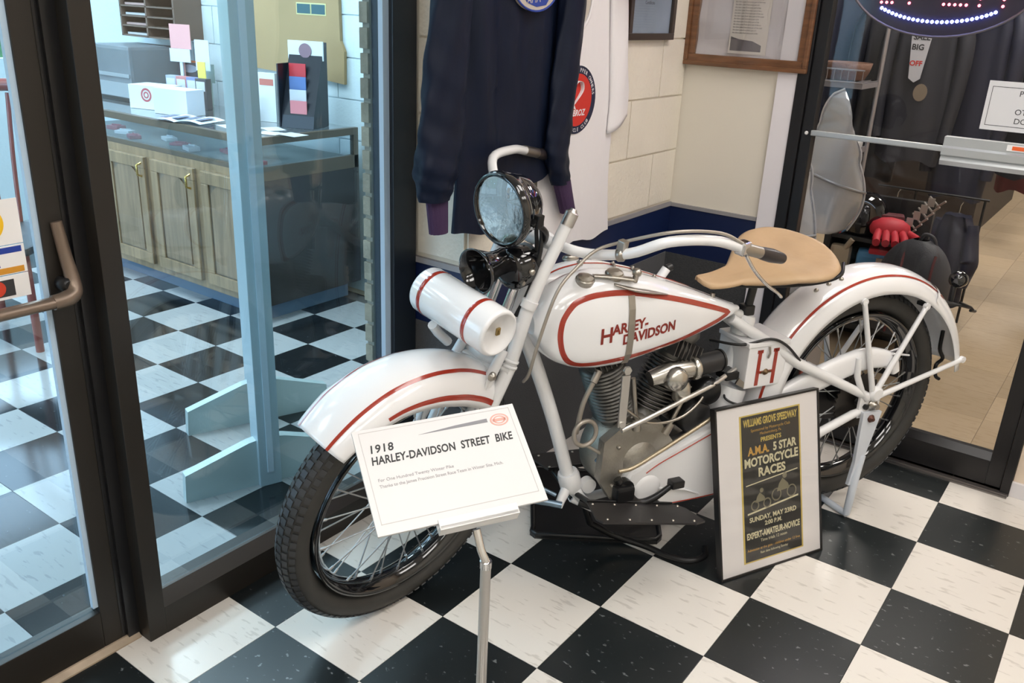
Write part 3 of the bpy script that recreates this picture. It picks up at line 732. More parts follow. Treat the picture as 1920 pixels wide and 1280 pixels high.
# ---------------------------------------------------------------- saddle
def seatS(u, v, top=0):
    # v along the saddle (0 nose .. 1 back), u across
    y = .862 + .425 * v
    if v < .30: wd = .030 + .022 * (v / .30) ** .8
    else:
        q = (v - .30) / .70; wd = .052 + .118 * math.sin(min(q / .62, 1) * PI / 2) ** 1.2 if q < .62 else .170 * math.sqrt(max(0, 1 - ((q - .62) / .385) ** 2.2))
    if v < .06: wd *= math.sqrt(max(v / .06, 0.0)) * .9 + .1
    x = (2 * u - 1) * wd
    z = .846 + .055 * v + .020 * (v > .0) * (abs(x) / .17) ** 2 - .022 * math.sin(PI * min(v / .55, 1)) * (1 - abs(2 * u - 1) * .3) + .012 * max(0, v - .75) / .25
    z -= .16 * x            # sits a little lower on the near side
    if v < .30: z -= .35 * abs(x) * (1 - v / .30)
    z -= .018 * abs(2 * u - 1) ** 10 * (1 if v > .3 else .7)
    return Vector((x, y, z))
sd = MB(); sd.grid(lambda u, v: seatS(u, v), 31, 50); saddle = sd.build('saddle', leather, bike); solid(saddle, 0.010, -1)
sadm = MB()
for s in (1, -1):
    sadm.tube([(0.02 * s, .91, .822), (0.05 * s, 1.05, .815), (0.10 * s, 1.18, .825), (0.13 * s, 1.25, .850), (0.09 * s, 1.30, .872)], .006, 8, smooth_path=5)
sadm.build('saddle_spring', black_metal, saddle)
MB().tube([(0, 1.050, .70), (0, 1.070, .832)], .0125, 12).tube([(0, 1.10, .835), (0, 1.00, .812), (0, .91, .812)], .008, 10).build('seat_post', black_satin, saddle)
MB().box((-.018, 1.035, .715), (.018, 1.068, .745), .005).build('seat_bar_clamp', black_satin, saddle)

# ---------------------------------------------------------------- fork, bars, lamps (all turned with the steering)
fk = MB(ST)
for s in (1, -1):
    fk.tube([(0.078 * s, .352, 1.060), (0.078 * s, .300, .950), (0.078 * s, .263, .850), (0.078 * s, .232, .700), (0.076 * s, .160, .520), (0.068 * s, .07, .335)], [.0150, .0155, .017, .0175, .0155, .012], 14)
    fk.tube([(0.062 * s, .222, .748), (0.064 * s, .175, .668), (0.066 * s, .095, .53), (0.066 * s, .010, .35)], [.012, .0145, .014, .011], 12)
    for z, y in ((.722, .236), (.708, .233)):
        fk.lathe([(0.0175, -.004), (0.0205, -.003), (0.0205, .003), (0.0175, .004)], (0.078 * s, y, z), (0, .35, .94), 16)
    fk.lathe([(0.020, -.010), (0.021, .010)], (0.078 * s, .267, .870), (0, .35, .94), 16)
    fk.tube([(0.062 * s, -.01, .345), (0.062 * s, .05, .335), (0.062 * s, .10, .345)], [.010, .013, .010], 10)
fork = fk.build('fork', tube_white, bike)
cr = MB(ST)
cr.tube([(0.085, .335, 1.010), (0, .322, 1.005), (-.085, .335, 1.010)], .016, 12)
cr.tube([(0.088, .232, .700), (0, .215, .700), (-.088, .232, .700)], .017, 12)
cr.box((-.05, .19, .665), (.05, .225, .70), .006)
cr.tube([(0, .255, .675), (0, .372, .935), (0, .395, .99)], .017, 14)
cr.build('fork_crown', tube_white, fork)
for s in (1, -1):
    MB(ST).tube([(0.078 * s, .352, 1.058), (0.078 * s, .365, 1.088)], .0165, 18).lathe([(0.0165, 0), (0.010, .005), (0.008, .010)], (0.078 * s, .365, 1.088), (0, .4, .91), 18).build('spring_cap', steel, fork)
# handlebar with a deep pull-back
hb = MB(ST)
half = [(.0, .385, .992), (.05, .388, .985), (.12, .41, .990), (.22, .425, 1.030), (.295, .462, 1.083), (.338, .58, 1.080), (.370, .67, 1.056)]
hb.tube([(-a, b, c_) for a, b, c_ in half[:0:-1]] + half, .0128, 16, smooth_path=5)
hbar = hb.build('handlebar', white_paint, bike)
for s in (1, -1):
    g0 = Vector((.370 * s, .67, 1.056)); g1 = Vector((.405 * s, .83, 1.008)); dg = g1 - g0
    MB(ST).tube([g0 - dg * .04, g0 + dg * .42], .0150, 18).build('grip_sleeve', nickel, hbar)
    MB(ST).tube([g0 + dg * .42, g0 + dg * .50, g0 + dg * .72, g0 + dg * .95, g1], [.0150, .0165, .0180, .0150, .0135], 18).build('grip', mat('dark_brown_grip', (0.02, 0.016, 0.018), 0.3), hbar)
MB(ST).box((.358, .655, 1.040), (.384, .685, 1.074), .005).build('lever_clamp', chrome, hbar)
MB(ST).tube([(.382, .675, 1.040), (.403, .700, 1.003), (.425, .742, .965), (.440, .785, .938), (.446, .800, .926)], [.008, .0075, .007, .006, .007], 10, smooth_path=5, flat=.6).build('brake_lever', chrome, hbar)
MB(ST).lathe([(0.014, -.009), (0.017, -.006), (0.017, .006), (0.014, .009)], (.200, .420, 1.020), (.8, .25, .3), 16).box((.190, .410, 1.028), (.210, .430, 1.056), .003).build('cable_clip', nickel, hbar)
cb = MB(ST)
cb.tube([(.375, .665, 1.068), (.345, .59, 1.100), (.30, .47, 1.108), (.20, .430, 1.052), (.15, .394, 1.017), (.14, .345, .98), (.138, .288, .925), (.138, .254, .80), (.12, .262, .698), (.10, .27, .66)], .0042, 8, smooth_path=6)
cb.build('control_cable', mat('nickel_sheath', (0.42, 0.38, 0.33), 0.4, 0.6), hbar)
# headlamp
hl = empty('headlamp', parent=bike)
LC = Vector((0, .205, 1.094)); LA = (ST(Vector((0, -1, -.08))) - ST(Vector((0, 0, 0)))).normalized()
def lampM(v): return v
LCw = ST(LC)
MB().lathe([(0.0005, -0.0966), (0.0276, -0.0948), (0.0506, -0.0846), (0.0681, -0.0644), (0.0764, -0.0368), (0.0791, -0.0184), (0.0846, -0.0166), (0.0883, -0.0055), (0.0874, 0.0055), (0.0810, 0.0110), (0.0773, 0.0092), (0.0764, 0.0000)], LCw, LA, 56).build('shell', black_gloss, hl)
reflector = mat('lamp_reflector', (0.60, 0.53, 0.44), 0.08, 1.0, bump=0.12, bscale=14)
MB().lathe([(0.0005, -0.0478), (0.0184, -0.0442), (0.0414, -0.0313), (0.0626, -0.0110), (0.0764, 0.0037)], LCw, LA, 56).build('reflector', reflector, hl)
fl_g = glass('fluted_lens', (0.95, 0.97, 1.0), 1.6, 0.03)
MB().lathe([(0.0764, 0.0028), (0.0552, 0.0092), (0.0276, 0.0129), (0.0005, 0.0143)], LCw, LA, 56).build('lens', fl_g, hl)
MB().ball(LCw + LA * -.02, 0.011, 2).build('bulb', mat('bulb_glass', (0.7, 0.7, 0.65), 0.1), hl)
mb = MB(ST); mb.tube([(-.088, .22, 1.095), (-.088, .27, 1.06), (-.05, .31, 1.01), (0, .33, 1.0)], .007, 8, smooth_path=4); mb.tube([(.088, .22, 1.095), (.088, .27, 1.06), (.05, .31, 1.01), (0, .33, 1.0)], .007, 8, smooth_path=4)
mb.box((.082, .225, 1.08), (.098, .245, 1.11), .003)
mb.build('lamp_bracket', black_metal, hl)
MB(ST).tube([(.06, .28, 1.08), (.065, .29, 1.0), (.06, .28, .90), (.04, .27, .82)], .0055, 8, smooth_path=4).tube([(.04, .29, 1.05), (.045, .30, .98), (.04, .29, .90)], .005, 8, smooth_path=4).build('wiring', black_satin, hl)
# springs box behind the lamp
sb = MB(ST)
for s in (.028, -.028):
    sb.tube([(s, .232, .80), (s, .275, .93)], .013, 14); sb.tube([(s, .275, .93), (s, .292, .985)], .010, 12)
sb.build('fork_spring', chrome, fork)
# horn
hn = empty('horn', parent=bike)
HC = ST(Vector((0.0, .208, .955))); HA = (ST(Vector((0.0, -1, -.10))) - ST(Vector((0, 0, 0)))).normalized()
MB().lathe([(0.0005, -.062), (0.030, -.060), (0.032, -.03), (0.030, -.012), (0.034, .010), (0.050, .044), (0.056, .056), (0.0565, .060), (0.052, .058), (0.046, .044), (0.030, .015), (0.026, -.005), (0.0005, -.01)], HC, HA, 44).build('bell', black_gloss, hn)
H2 = ST(Vector((0.020, .262, .945)))
MB().lathe([(0.0005, -.052), (0.04, -.050), (0.050, -.042), (0.052, -.02), (0.052, .018), (0.046, .026), (0.03, .03)], H2, HA, 40).build('motor_housing', black_gloss, hn)
MB(ST).box((-.03, .285, .905), (.055, .31, .985), .008).build('mount', black_metal, hn)
MB(ST).lathe([(.008, 0), (.008, .008), (.004, .01)], (.070, .262, .955), (1, 0, 0), 6).lathe([(.006, 0), (.006, .008)], (.066, .24, .930), (1, 0, 0), 6).build('screw', nickel, hn)
# tool roll tube
tt = empty('tool_tube', parent=bike)
TC = Vector((0, .112, .862))
MB(ST).lathe([(0.050, -.118), (0.056, -.114), (0.058, -.108), (0.058, .128), (0.056, .134), (0.050, .138), (0.048, .134), (0.0005, .134)], TC, (1, 0, 0), 48).lathe([(0.0005, -.116), (0.05, -.118)], TC, (1, 0, 0), 48).build('barrel', white_paint, tt)
for x in (-.082, .074):
    MB(ST).lathe([(0.0583, x - .006), (0.0588, x - .005), (0.0588, x + .005), (0.0583, x + .006)], TC, (1, 0, 0), 48, cap=False).build('red_band', red_paint, tt)
MB(ST).box((.134, .100, .862), (.139, .112, .880), .002).box((.139, .104, .866), (.142, .108, .876), .001).build('lock', mat('brass_lock', (0.35, 0.25, 0.10), 0.4, 0.8), tt)
MB(ST).box((-.06, .13, .795), (.075, .17, .806), .002).box((.02, .15, .78), (.05, .23, .795), .003).build('carrier_strap', black_metal, tt)
MB(ST).tube([(-.055, .085, .80), (-.06, .11, .77), (-.062, .15, .73)], .012, 10).build('carrier_bracket', tube_white, tt)
MB(ST).tube([(.062, .195, .82), (.062, .23, .80)], .016, 12).build('carrier_bracket', tube_white, tt)
# fork to fender bolt
MB(ST).lathe([(.012, 0), (.012, .006), (.006, .012)], (.080, .170, .700), (1, 0, 0), 16).build('fender_bolt', nickel, ff)
MB(ST).tube([(.078, .165, .69), (.082, .10, .52), (.07, .02, .37)], .004, 8).tube([(-.078, .165, .69), (-.082, .10, .52), (-.07, .02, .37)], .004, 8).build('fender_stay', tube_white, ff)
# ---------------------------------------------------------------- engine
eng = empty('engine', parent=bike)
cc = Vector((0, .685, .345))
MB().lathe([(0.05, -.075), (0.115, -.065), (0.125, -.05), (0.125, .035), (0.112, .052), (0.06, .062), (0.055, .075), (0.0005, .08)], cc, (1, 0, 0), 44).build('crankcase', alu, eng)
gc = MB(); gc.poly([(.045, .56, .30), (.045, .60, .235), (.045, .72, .205), (.045, .80, .24), (.045, .81, .36), (.045, .745, .45), (.045, .635, .47), (.045, .565, .42)], (.03, 0, 0)); gc.build('timing_cover', alu, eng)
nk = MB()
for (y, z, r) in ((.70, .325, .010), (.60, .28, .006), (.76, .25, .006), (.61, .40, .006), (.78, .36, .006)):
    nk.lathe([(r, 0), (r, .006), (r * .6, .010), (.0004, .010)], (.075, y, z), (1, 0, 0), 12)
nk.build('case_screws', nickel, eng)
def cyl(name, ang, hgt=.30):
    ax = Vector((0, math.sin(ang), math.cos(ang))); base = cc + ax * .105
    root = MB().lathe([(0.050, 0), (0.046, .02), (0.043, .03), (0.043, hgt - .05), (0.050, hgt - .03), (0.040, hgt)], base, ax, 28).build(name, iron, eng)
    f = MB()
    for k in range(14):
        h = .038 + k * .0115; f.lathe([(0.043, h - .001), (0.063, h - .001), (0.064, h + .001), (0.043, h + .0025)], base, ax, 32)
    o = f.build('cooling_fins', iron, root); o['kind'] = 'stuff'
    hd = MB(); hd.lathe([(0.045, .200), (0.052, .205), (0.052, .235), (0.040, .250), (0.02, .255)], base, ax, 28)
    e2 = ax.cross(Vector((1, 0, 0)))
    for k in range(7):
        c_ = base + e2 * (-.045 + k * .015) + ax * .222
        hd.poly([c_ + Vector((-.055, 0, 0)) - ax * .02, c_ + Vector((.062, 0, 0)) - ax * .02, c_ + Vector((.055, 0, 0)) + ax * .028, c_ + Vector((-.05, 0, 0)) + ax * .028], e2 * .003)
    hd.build('cylinder_head', mat('head_iron', (0.10, 0.095, 0.09), 0.5, 0.6), root)
    return root, base, ax
c1, b1, a1 = cyl('front_cylinder', math.radians(-21))
c2, b2, a2 = cyl('rear_cylinder', math.radians(24))
# intake and carburettor on the left, between the cylinders
cb_ = MB()
cb_.lathe([(0.020, -.02), (0.030, 0), (0.036, .025), (0.034, .055), (0.026, .066), (0.0005, .07)], (.045, .765, .588), (1, .0, -.02), 28)
cb_.tube([(.06, .70, .585), (.065, .76, .600), (.065, .83, .600)], [.022, .030, .026], 20)
cb_.lathe([(0.024, 0), (0.028, .01), (0.028, .045), (0.022, .055)], (.065, .80, .565), (0.1, .1, -1), 20)
cb_.lathe([(0.032, -.004), (0.034, 0), (0.034, .010), (0.028, .016)], (.065, .835, .60), (0, 1, 0), 24)
cb_.build('carburettor', mat('warm_nickel', (0.55, 0.53, 0.49), 0.26, 1.0), eng)
MB().tube([(.055, .855, .600), (.05, .935, .605)], [.030, .030], 24).lathe([(0.033, 0), (0.033, .006)], (.05, .935, .605), (0, 1, 0), 24).build('intake_horn', black_satin, eng)
# push rods
for (y0, z0, y1, z1) in ((.66, .46, .640, .60), (.765, .43, .83, .55)):
    pr = MB().tube([(.078, y0, z0), (.070, y1, z1)], .0065, 10); pr.lathe([(0.012, -.015), (0.012, .02)], (.078, y0, z0), (0, y1 - y0, z1 - z0), 14)
    pr.build('push_rod_tube', nickel, eng)
# generator / magneto, dark, behind the rear cylinder
MB().lathe([(0.0005, -.085), (0.045, -.08), (0.052, -.07), (0.052, .07), (0.045, .08), (0.0005, .085)], (0, .865, .445), (1, 0, 0), 32).build('generator', black_satin, eng)
MB().lathe([(0.0005, -.03), (0.038, -.03), (0.042, -.02), (0.042, .02), (0.03, .035), (0.0005, .035)], (.05, .90, .52), (1, 0, 0), 28).build('magneto', black_metal, eng)
# exhaust on the far side, running low
ex = MB(); ex.tube([(-.05, .64, .50), (-.11, .66, .44), (-.13, .68, .34), (-.13, .75, .24), (-.13, 1.0, .22), (-.13, 1.40, .22)], [.019, .019, .020, .021, .026, .03], 16, smooth_path=5)
ex.build('exhaust_pipe', black_satin, eng)
gb = MB().box((-.06, .80, .215), (.05, .945, .37), .02); gb.build('gearbox', alu, eng)
# pipes, levers on the left side
MB().box((.125, .566, .640), (.131, .590, .492), .002).lathe([(0.012, -.003), (0.012, .005)], (.130, .578, .655), (1, 0, 0), 6).lathe([(0.010, -.003), (0.010, .005)], (.130, .578, .50), (1, 0, 0), 6).build('shift_hanger', mat('pale_nickel', (0.62, 0.60, 0.57), 0.3, 0.9), bike)
MB().tube([(.127, .580, .480), (.118, .66, .496), (.08, .90, .545), (.05, 1.0, .570)], .0072, 10).build('shift_rod', mat('pale_nickel', (0.62, 0.60, 0.57), 0.3, 0.9), bike)
MB().tube([(.10, .60, .53), (.102, .68, .475), (.10, .78, .470), (.085, .86, .505), (.06, .905, .56)], .0045, 8, smooth_path=6).build('oil_line', nickel, eng)
MB().tube([(.055, .540, .630), (.060, .522, .600)], .010, 12).tube([(.060, .522, .600), (.055, .498, .535), (.03, .500, .44)], .0068, 10, smooth_path=4).build('priming_pipe', mat('nickel_sheath', (0.42, 0.38, 0.33), 0.4, 0.6), eng)
ringm = MB(); n = 40
cR = Vector((.05, .516, .446))
ringm.tube([cR + Vector((0, .034 * math.cos(2 * PI * k / n), .037 * math.sin(2 * PI * k / n))) for k in range(n + 1)], .0065, 10); ringm.tube([cR + Vector((0, .005, -.037)), (.06, .60, .355), (.07, .635, .335)], .005, 8)
ringm.build('coiled_oil_pipe', mat('nickel_sheath', (0.42, 0.38, 0.33), 0.4, 0.6), eng)
MB().tube([(.04, .565, .345), (.055, .585, .385), (.055, .61, .372), (.06, .60, .35)], .006, 8, smooth_path=4).build('blue_tinted_pipe', mat('blue_steel', (0.18, 0.25, 0.32), 0.3, 0.9), eng)
# belly bracket at the foot of the down tube
MB().tube([(.005, .515, .262), (.03, .535, .225), (.045, .565, .205)], [.018, .014, .010], 12).tube([(.005, .50, .262), (.025, .47, .232), (.03, .46, .215)], [.016, .013, .012], 12).lathe([(0.022, -.012), (0.022, .012)], (.02, .555, .262), (1, 0, 0), 20).build('engine_mount', tube_white, frame)
MB().tube([(.02, .38, .25), (.03, .43, .235), (.05, .46, .232)], .010, 10).tube([(-.02, .36, .30), (.01, .42, .27), (.03, .45, .255)], .006, 8).build('footboard_rod', mat('blue_steel', (0.18, 0.25, 0.32), 0.3, 0.9), bike)

# ---------------------------------------------------------------- chain case (front) and chain guard (rear)
cs = MB(); x0 = .095
prof = [(.628, .250), (.620, .290), (.640, .325), (.688, .345), (.760, .372), (.90, .425), (1.02, .462), (1.10, .46), (1.13, .40), (1.12, .30), (1.05, .215), (.95, .188), (.80, .190), (.68, .195), (.645, .212)]
bmx = bmesh.new(); vv = [bmx.verts.new((x0 - .04, a, b)) for a, b in prof]; bmx.faces.new(vv)
r_ = bmesh.ops.extrude_face_region(bmx, geom=bmx.faces[:]); bmesh.ops.translate(bmx, vec=(.05, 0, 0), verts=[g for g in r_['geom'] if isinstance(g, bmesh.types.BMVert)])
bmesh.ops.recalc_face_normals(bmx, faces=bmx.faces); bmesh.ops.bevel(bmx, geom=[e for e in bmx.edges if min(v.co.x for v in e.verts) > x0], offset=.010, segments=3, affect='EDGES'); bmx.verts.index_update()
me = bpy.data.meshes.new('chain_case'); bmx.to_mesh(me); bmx.free(); me.polygons.foreach_set('use_smooth', [True] * len(me.polygons))
case = link('chain_case', me, white_paint, bike)
md = case.modifiers.new('n', 'WEIGHTED_NORMAL')
def strip(pts, w_, x, name, m, parent, dx=.0012):
    mb = MB(); mb.tube([(x, a, b) for a, b in pts], w_, 6, smooth_path=5, flat=.3); mb.build(name, m, parent)
strip([(.690, .318), (.73, .340), (.80, .367), (.90, .405), (.99, .435)], .0032, .1055, 'pinstripe', red_paint, case)
strip([(.650, .216), (.670, .206), (.74, .204), (.85, .2), (.96, .200)], .0036, .1055, 'pinstripe', red_paint, case)
MB().lathe([(0.045, 0), (0.043, .004), (0.03, .008), (0.0005, .009)], (.102, .700, .265), (1, 0, 0), 28).tube([(.108, .74, .262), (.110, .82, .245), (.108, .88, .215)], [.004, .008, .004], 10, flat=.5).build('case_boss', white_paint, case)
MB().tube([(.112, .595, .345), (.114, .64, .350), (.112, .72, .382), (.110, .85, .440), (.10, .93, .470)], .0058, 8, smooth_path=4).build('brake_rod', mat('pale_brass', (0.50, 0.42, 0.30), 0.35, 0.8), bike)
# rear chain guard: flat-sided trough, its end curling over the hub
cg = MB()
def guard(u, v):
    P = [(1.10, .435), (1.20, .475), (1.30, .513), (1.40, .540), (1.46, .553), (1.52, .556), (1.58, .545), (1.62, .520), (1.635, .490)]
    h = [.085, .083, .081, .078, .075, .068, .058, .046, .032]
    i = min(int(v * 8), 7); t = v * 8 - i; a = Vector((0, *P[i])).lerp(Vector((0, *P[i + 1])), t); hh = h[i] * (1 - t) + h[i + 1] * t
    i2 = min(max(i, 0), 7); d_ = Vector((0, P[i2 + 1][0] - P[i2][0], P[i2 + 1][1] - P[i2][1])).normalized(); nn = Vector((0, -d_.z, d_.y))
    q = u * 2 * PI; x = .065 + .018 * (abs(math.cos(q)) ** .6) * (1 if math.cos(q) > 0 else -1); s_ = (abs(math.sin(q)) ** .6) * (1 if math.sin(q) > 0 else -1)
    return a + nn * (s_ * hh / 2 - .012) + Vector((x, 0, 0))
cg.grid(guard, 20, 40, closed_u=True); guard_o = cg.build('chain_guard', white_paint, bike)
MB().tube([(.083, 1.585, .555), (.083, 1.66, .540)], [.004, .003], 8).tube([(.086, 1.44, .560), (.090, 1.445, .50), (.092, 1.475, .445), (.094, 1.50, .415)], [.008, .010, .010, .009], 10).build('guard_bracket', tube_white, guard_o)

# ---------------------------------------------------------------- battery / tool box with a red H
bx = MB(); R3 = None
bo = bx.box((-.055, 1.015, .515), (.080, 1.155, .652), .004).build('battery_box', white_paint, bike)
MB().box((-.057, 1.010, .642), (.083, 1.160, .656), .003).build('lid', white_paint, bo)
hm = MB()
for y in (1.050, 1.108): hm.box((.0803, y, .522), (.0815, y + .012, .632)); hm.box((.0803, y - .004, .622), (.0815, y + .016, .632))
hm.box((.0803, 1.055, .558), (.0815, 1.112, .566))
hm.build('red_h_stripe', red_paint, bo)
MB().lathe([(.010, 0), (.007, .004), (.003, .008), (.0004, .009)], (.0815, 1.084, .562), (1, 0, 0), 12).box((.0816, 1.066, .559), (.084, 1.102, .565), .001).build('latch', mat('aged_brass', (0.16, 0.10, 0.05), 0.45, 0.7), bo)
MB().tube([(.083, 1.085, .640), (.088, 1.085, .622), (.083, 1.085, .606)], .003, 8).build('hasp', nickel, bo)
ot = MB().lathe([(0.046, 0), (0.048, .005), (0.048, .11), (0.046, .115)], (.02, .985, .395), (0, .28, .96), 32).build('oil_canister', tube_white, bike)
MB().tube([(-.02, .95, .640), (.06, 1.0, .648), (.085, 1.08, .665), (.088, 1.14, .640), (.09, 1.20, .585)], .0042, 8, smooth_path=6).build('battery_cable', black_satin, bo)
MB().tube([(.02, 1.0, .50), (.06, .97, .485), (.085, 1.01, .47), (.09, 1.09, .475)], .0035, 8, smooth_path=6).build('battery_cable', black_satin, bo)
MB().box((.02, .955, .545), (.07, 1.00, .568), .003).build('clamp', black_metal, frame)
MB().poly([(.072, .985, .535), (.072, 1.02, .515), (.072, 1.03, .525), (.072, .995, .552)], (.006, 0, 0)).build('switch_lever', nickel, frame)

# ---------------------------------------------------------------- footboards, pedal, stand
def board(name, x0, x1, y0, y1, z, sx=.03):
    mb = MB(); sgn = 1 if x1 > 0 else -1
    def K(x, y, zz=0): t_ = (y - y0) / (y1 - y0); return (x + sgn * .045 * t_, y, z + .018 - .048 * t_ + zz)
    mb.poly([K(x0, y0 + .02), K(x0, y1 - .03), K(x0 + .02 * sgn, y1), K(x1 - .01 * sgn, y1 + .015), K(x1 + .004 * sgn, y1 - .02), K(x1 + .008 * sgn, y0 + .01), K(x1 - .01 * sgn, y0)], (0, 0, -.006))
    o = mb.build(name, mat('black_footboard', (0.022, 0.020, 0.020), 0.45), bike)
    rv = MB()
    for k in range(5):
        y = y0 + .03 + k * (y1 - y0 - .05) / 4
        for x in (x0 + .012 * sgn, x1 - .008 * sgn): MB().lathe([(.0045, 0), (.0035, .002), (.0004, .003)], K(x, y), (0, 0, 1), 10).build('rivet', nickel, o)
    MB().tube([K(x0, y0 + .04, -.010), (0, y0 + .04, z - .022)], .008, 8).tube([K(x0, y1 - .06, -.010), (0, y1 - .06, z - .04)], .008, 8).tube([K(x0, y0 + .02, .003), K(x0, y1 - .03, .003)], .003, 6).build('support', black_metal, o)
    return o
board('footboard', .112, .212, .480, .785, .258)
board('footboard', -.112, -.205, .480, .785, .235)
pd = MB().tube([(.10, .60, .315), (.115, .625, .275), (.13, .655, .245), (.14, .70, .256), (.145, .755, .290)], [.012, .014, .012, .010, .008], 10, smooth_path=5)
pd.box((.132, .745, .283), (.162, .785, .305), .004); pd.lathe([(.026, -.012), (.026, .012)], (.105, .622, .287), (1, 0, 0), 20); pd.box((.10, .585, .255), (.135, .640, .300), .008)
pd.build('clutch_pedal', black_metal, bike)
MB().tube([(.04, .52, .225), (.07, .56, .215), (.09, .62, .225)], .013, 10).build('brake_linkage', black_metal, bike)
ks = MB().tube([(-.02, .60, .10), (-.01, .68, .045), (.045, .760, .022), (.105, .80, .018), (.150, .845, .018), (.155, .895, .024), (.13, .915, .035)], .0095, 12, smooth_path=6)
ks.tube([(-.02, .60, .10), (-.01, .56, .20)], .010, 10)
ks.build('side_stand', black_metal, bike)
# tail lamp and its bracket
tl = empty('tail_lamp', parent=bike)
MB().lathe([(0.0005, -.03), (0.018, -.028), (0.026, -.018), (0.028, .0), (0.026, .014), (0.018, .022), (0.0005, .024)], (-.02, 1.945, .735), (0, 1, .1), 28).build('lamp_body', black_gloss, tl)
MB().poly([(-.05, 1.86, .665), (.02, 1.86, .665), (.025, 1.96, .650), (.02, 2.00, .632), (-.01, 2.02, .625), (-.05, 1.97, .640)], (0, 0, .006)).tube([(-.02, 1.93, .66), (-.02, 1.93, .72)], .008, 8).tube([(-.03, 1.99, .645), (-.02, 2.04, .625), (0, 2.035, .620), (0.015, 1.99, .632)], .005, 8).box((-.045, 1.80, .655), (.0, 1.88, .668), .003).build('bracket', black_satin, tl)
# ================================================================== THINGS IN THE FRONT ROOM
# --- information sign on its stand
SC = Vector((0.733, -0.195, 0.824))
SX = Vector((0.52443, 0.85014, 0.04725)); SY = Vector((-0.72849, 0.41927, 0.54178)); SZ = Vector((0.44078, -0.31855, 0.83919))
SM = Matrix((SX, SY, SZ)).transposed().to_4x4(); SM.translation = SC
def SP(x, y, z=0): return SC + SX * x + SY * y + SZ * z
def SB(a, b, bev=0.0): return [SP(*v) for v in ()]
stand = empty('sign_stand', (0.842, -0.233, 0)); tag(stand, 'chrome pole stand with a white tilted tray, in front of the front wheel', 'stand')
iv = Matrix.Translation(-Vector((0.842, -0.233, 0)))
LT = lambda v: iv @ v
STM = lambda v: iv @ (SM @ v)
MB(LT).tube([(.842, -.233, .006), (.842, -.233, .712)], .0085, 20).build('pole', steel, stand)
MB(LT).tube([(.842, -.233, .700), (.842, -.233, .712), (.830, -.231, .728), (.816, -.226, .757)], [.0070, .007, .0065, .0065], 14).lathe([(.0095, 0), (.0095, .012)], (.842, -.233, .702), (0, 0, 1), 20).build('pole_neck', chrome, stand)
MB(LT).lathe([(.14, 0), (.142, .004), (.136, .010), (.02, .014), (.012, .03)], (.842, -.233, 0), (0, 0, 1), 48).build('base', steel, stand)
white_plastic = mat('white_plastic', (0.76, 0.75, 0.74), 0.35)
MB(STM).box((-.047, -.108, -.006), (.083, -.100, .014), .0015).box((-.047, -.108, .010), (.083, -.090, .014), .001).box((-.047, -.108, -.008), (.083, -.04, -.003), .001).build('tray', white_plastic, stand)
card = empty('information_card', tuple(SC)); tag(card, 'white printed card with black heading resting in the tray of the pole stand', 'sign')
iv2 = Matrix.Translation(-SC) @ SM
C2 = lambda v: iv2 @ v
MB(C2).box((-.1397, -.0925, -.002), (.1397, .0925, .003), .0008).build('card', mat('card_white', (0.66, 0.65, 0.65), 0.35), card)
edge = mat('card_edge_grey', (0.50, 0.48, 0.47), 0.5)
fr_ = MB(C2)
for a, b in (((-.130, -.075), (.130, -.074)), ((-.130, .086), (.130, .0868)), ((-.130, -.075), (-.1292, .0868)), ((.1292, -.075), (.130, .0868))): fr_.box((*a, .003), (*b, .0034))
fr_.build('printed_border', edge, card)
def ct(body, size, x, y, m, **k): return text('lettering', body, size, iv2 @ Matrix.Translation((x, y, .0032)), m, card, **k)
ct('1918', .020, -.121, .0475, print_black, bold=.0004, xs=.95, shear=.15, spacing=1.1)
ct('HARLEY-DAVIDSON  STREET  BIKE', .020, -.121, .0265, print_black, bold=.0005, xs=.76, shear=.15, spacing=1.03)
gry = mat('card_grey_print', (0.30, 0.29, 0.30), 0.6)
ct('For One Hundred Twenty Winter Pike', .0078, -.118, -.004, gry); ct('Thanks to the James Precision Street Race Team in Winter Site, Mich.', .0078, -.118, -.015, gry, xs=.93)
MB(C2).poly([(-.035, .0655, .003), (.086, .0655, .003), (.086, .0725, .003), (.03, .0705, .003)], (0, 0, .0004)).build('grey_wedge', mat('wedge_grey', (0.22, 0.22, 0.24), 0.5), card)
pink = mat('emblem_pink', (0.72, 0.36, 0.30), 0.5)
iv3 = iv2 @ Matrix.Translation((.107, .0665, .003))
em = MB(lambda v: iv3 @ v)
def ring2(mb, a, b, w_, n=40):
    vs = []; fs2 = []
    for i in range(n):
        an = 2 * PI * i / n
        for k in (1, 1 - w_): 
            for zz in (0, .0004): vs.append(Vector((a * k * math.cos(an), b * k * math.sin(an), zz)))
    for i in range(n):
        j = (i + 1) % n; fs2.append([i * 4 + 1, j * 4 + 1, j * 4 + 3, i * 4 + 3]); fs2.append([i * 4, i * 4 + 1, j * 4 + 1, j * 4])
    mb.add(vs, fs2)
ring2(em, .0165, .0115, .18); ring2(em, .011, .0075, .25); em.box((-.012, -.0025, 0), (.012, .0025, .0004)); em.build('emblem', pink, card)

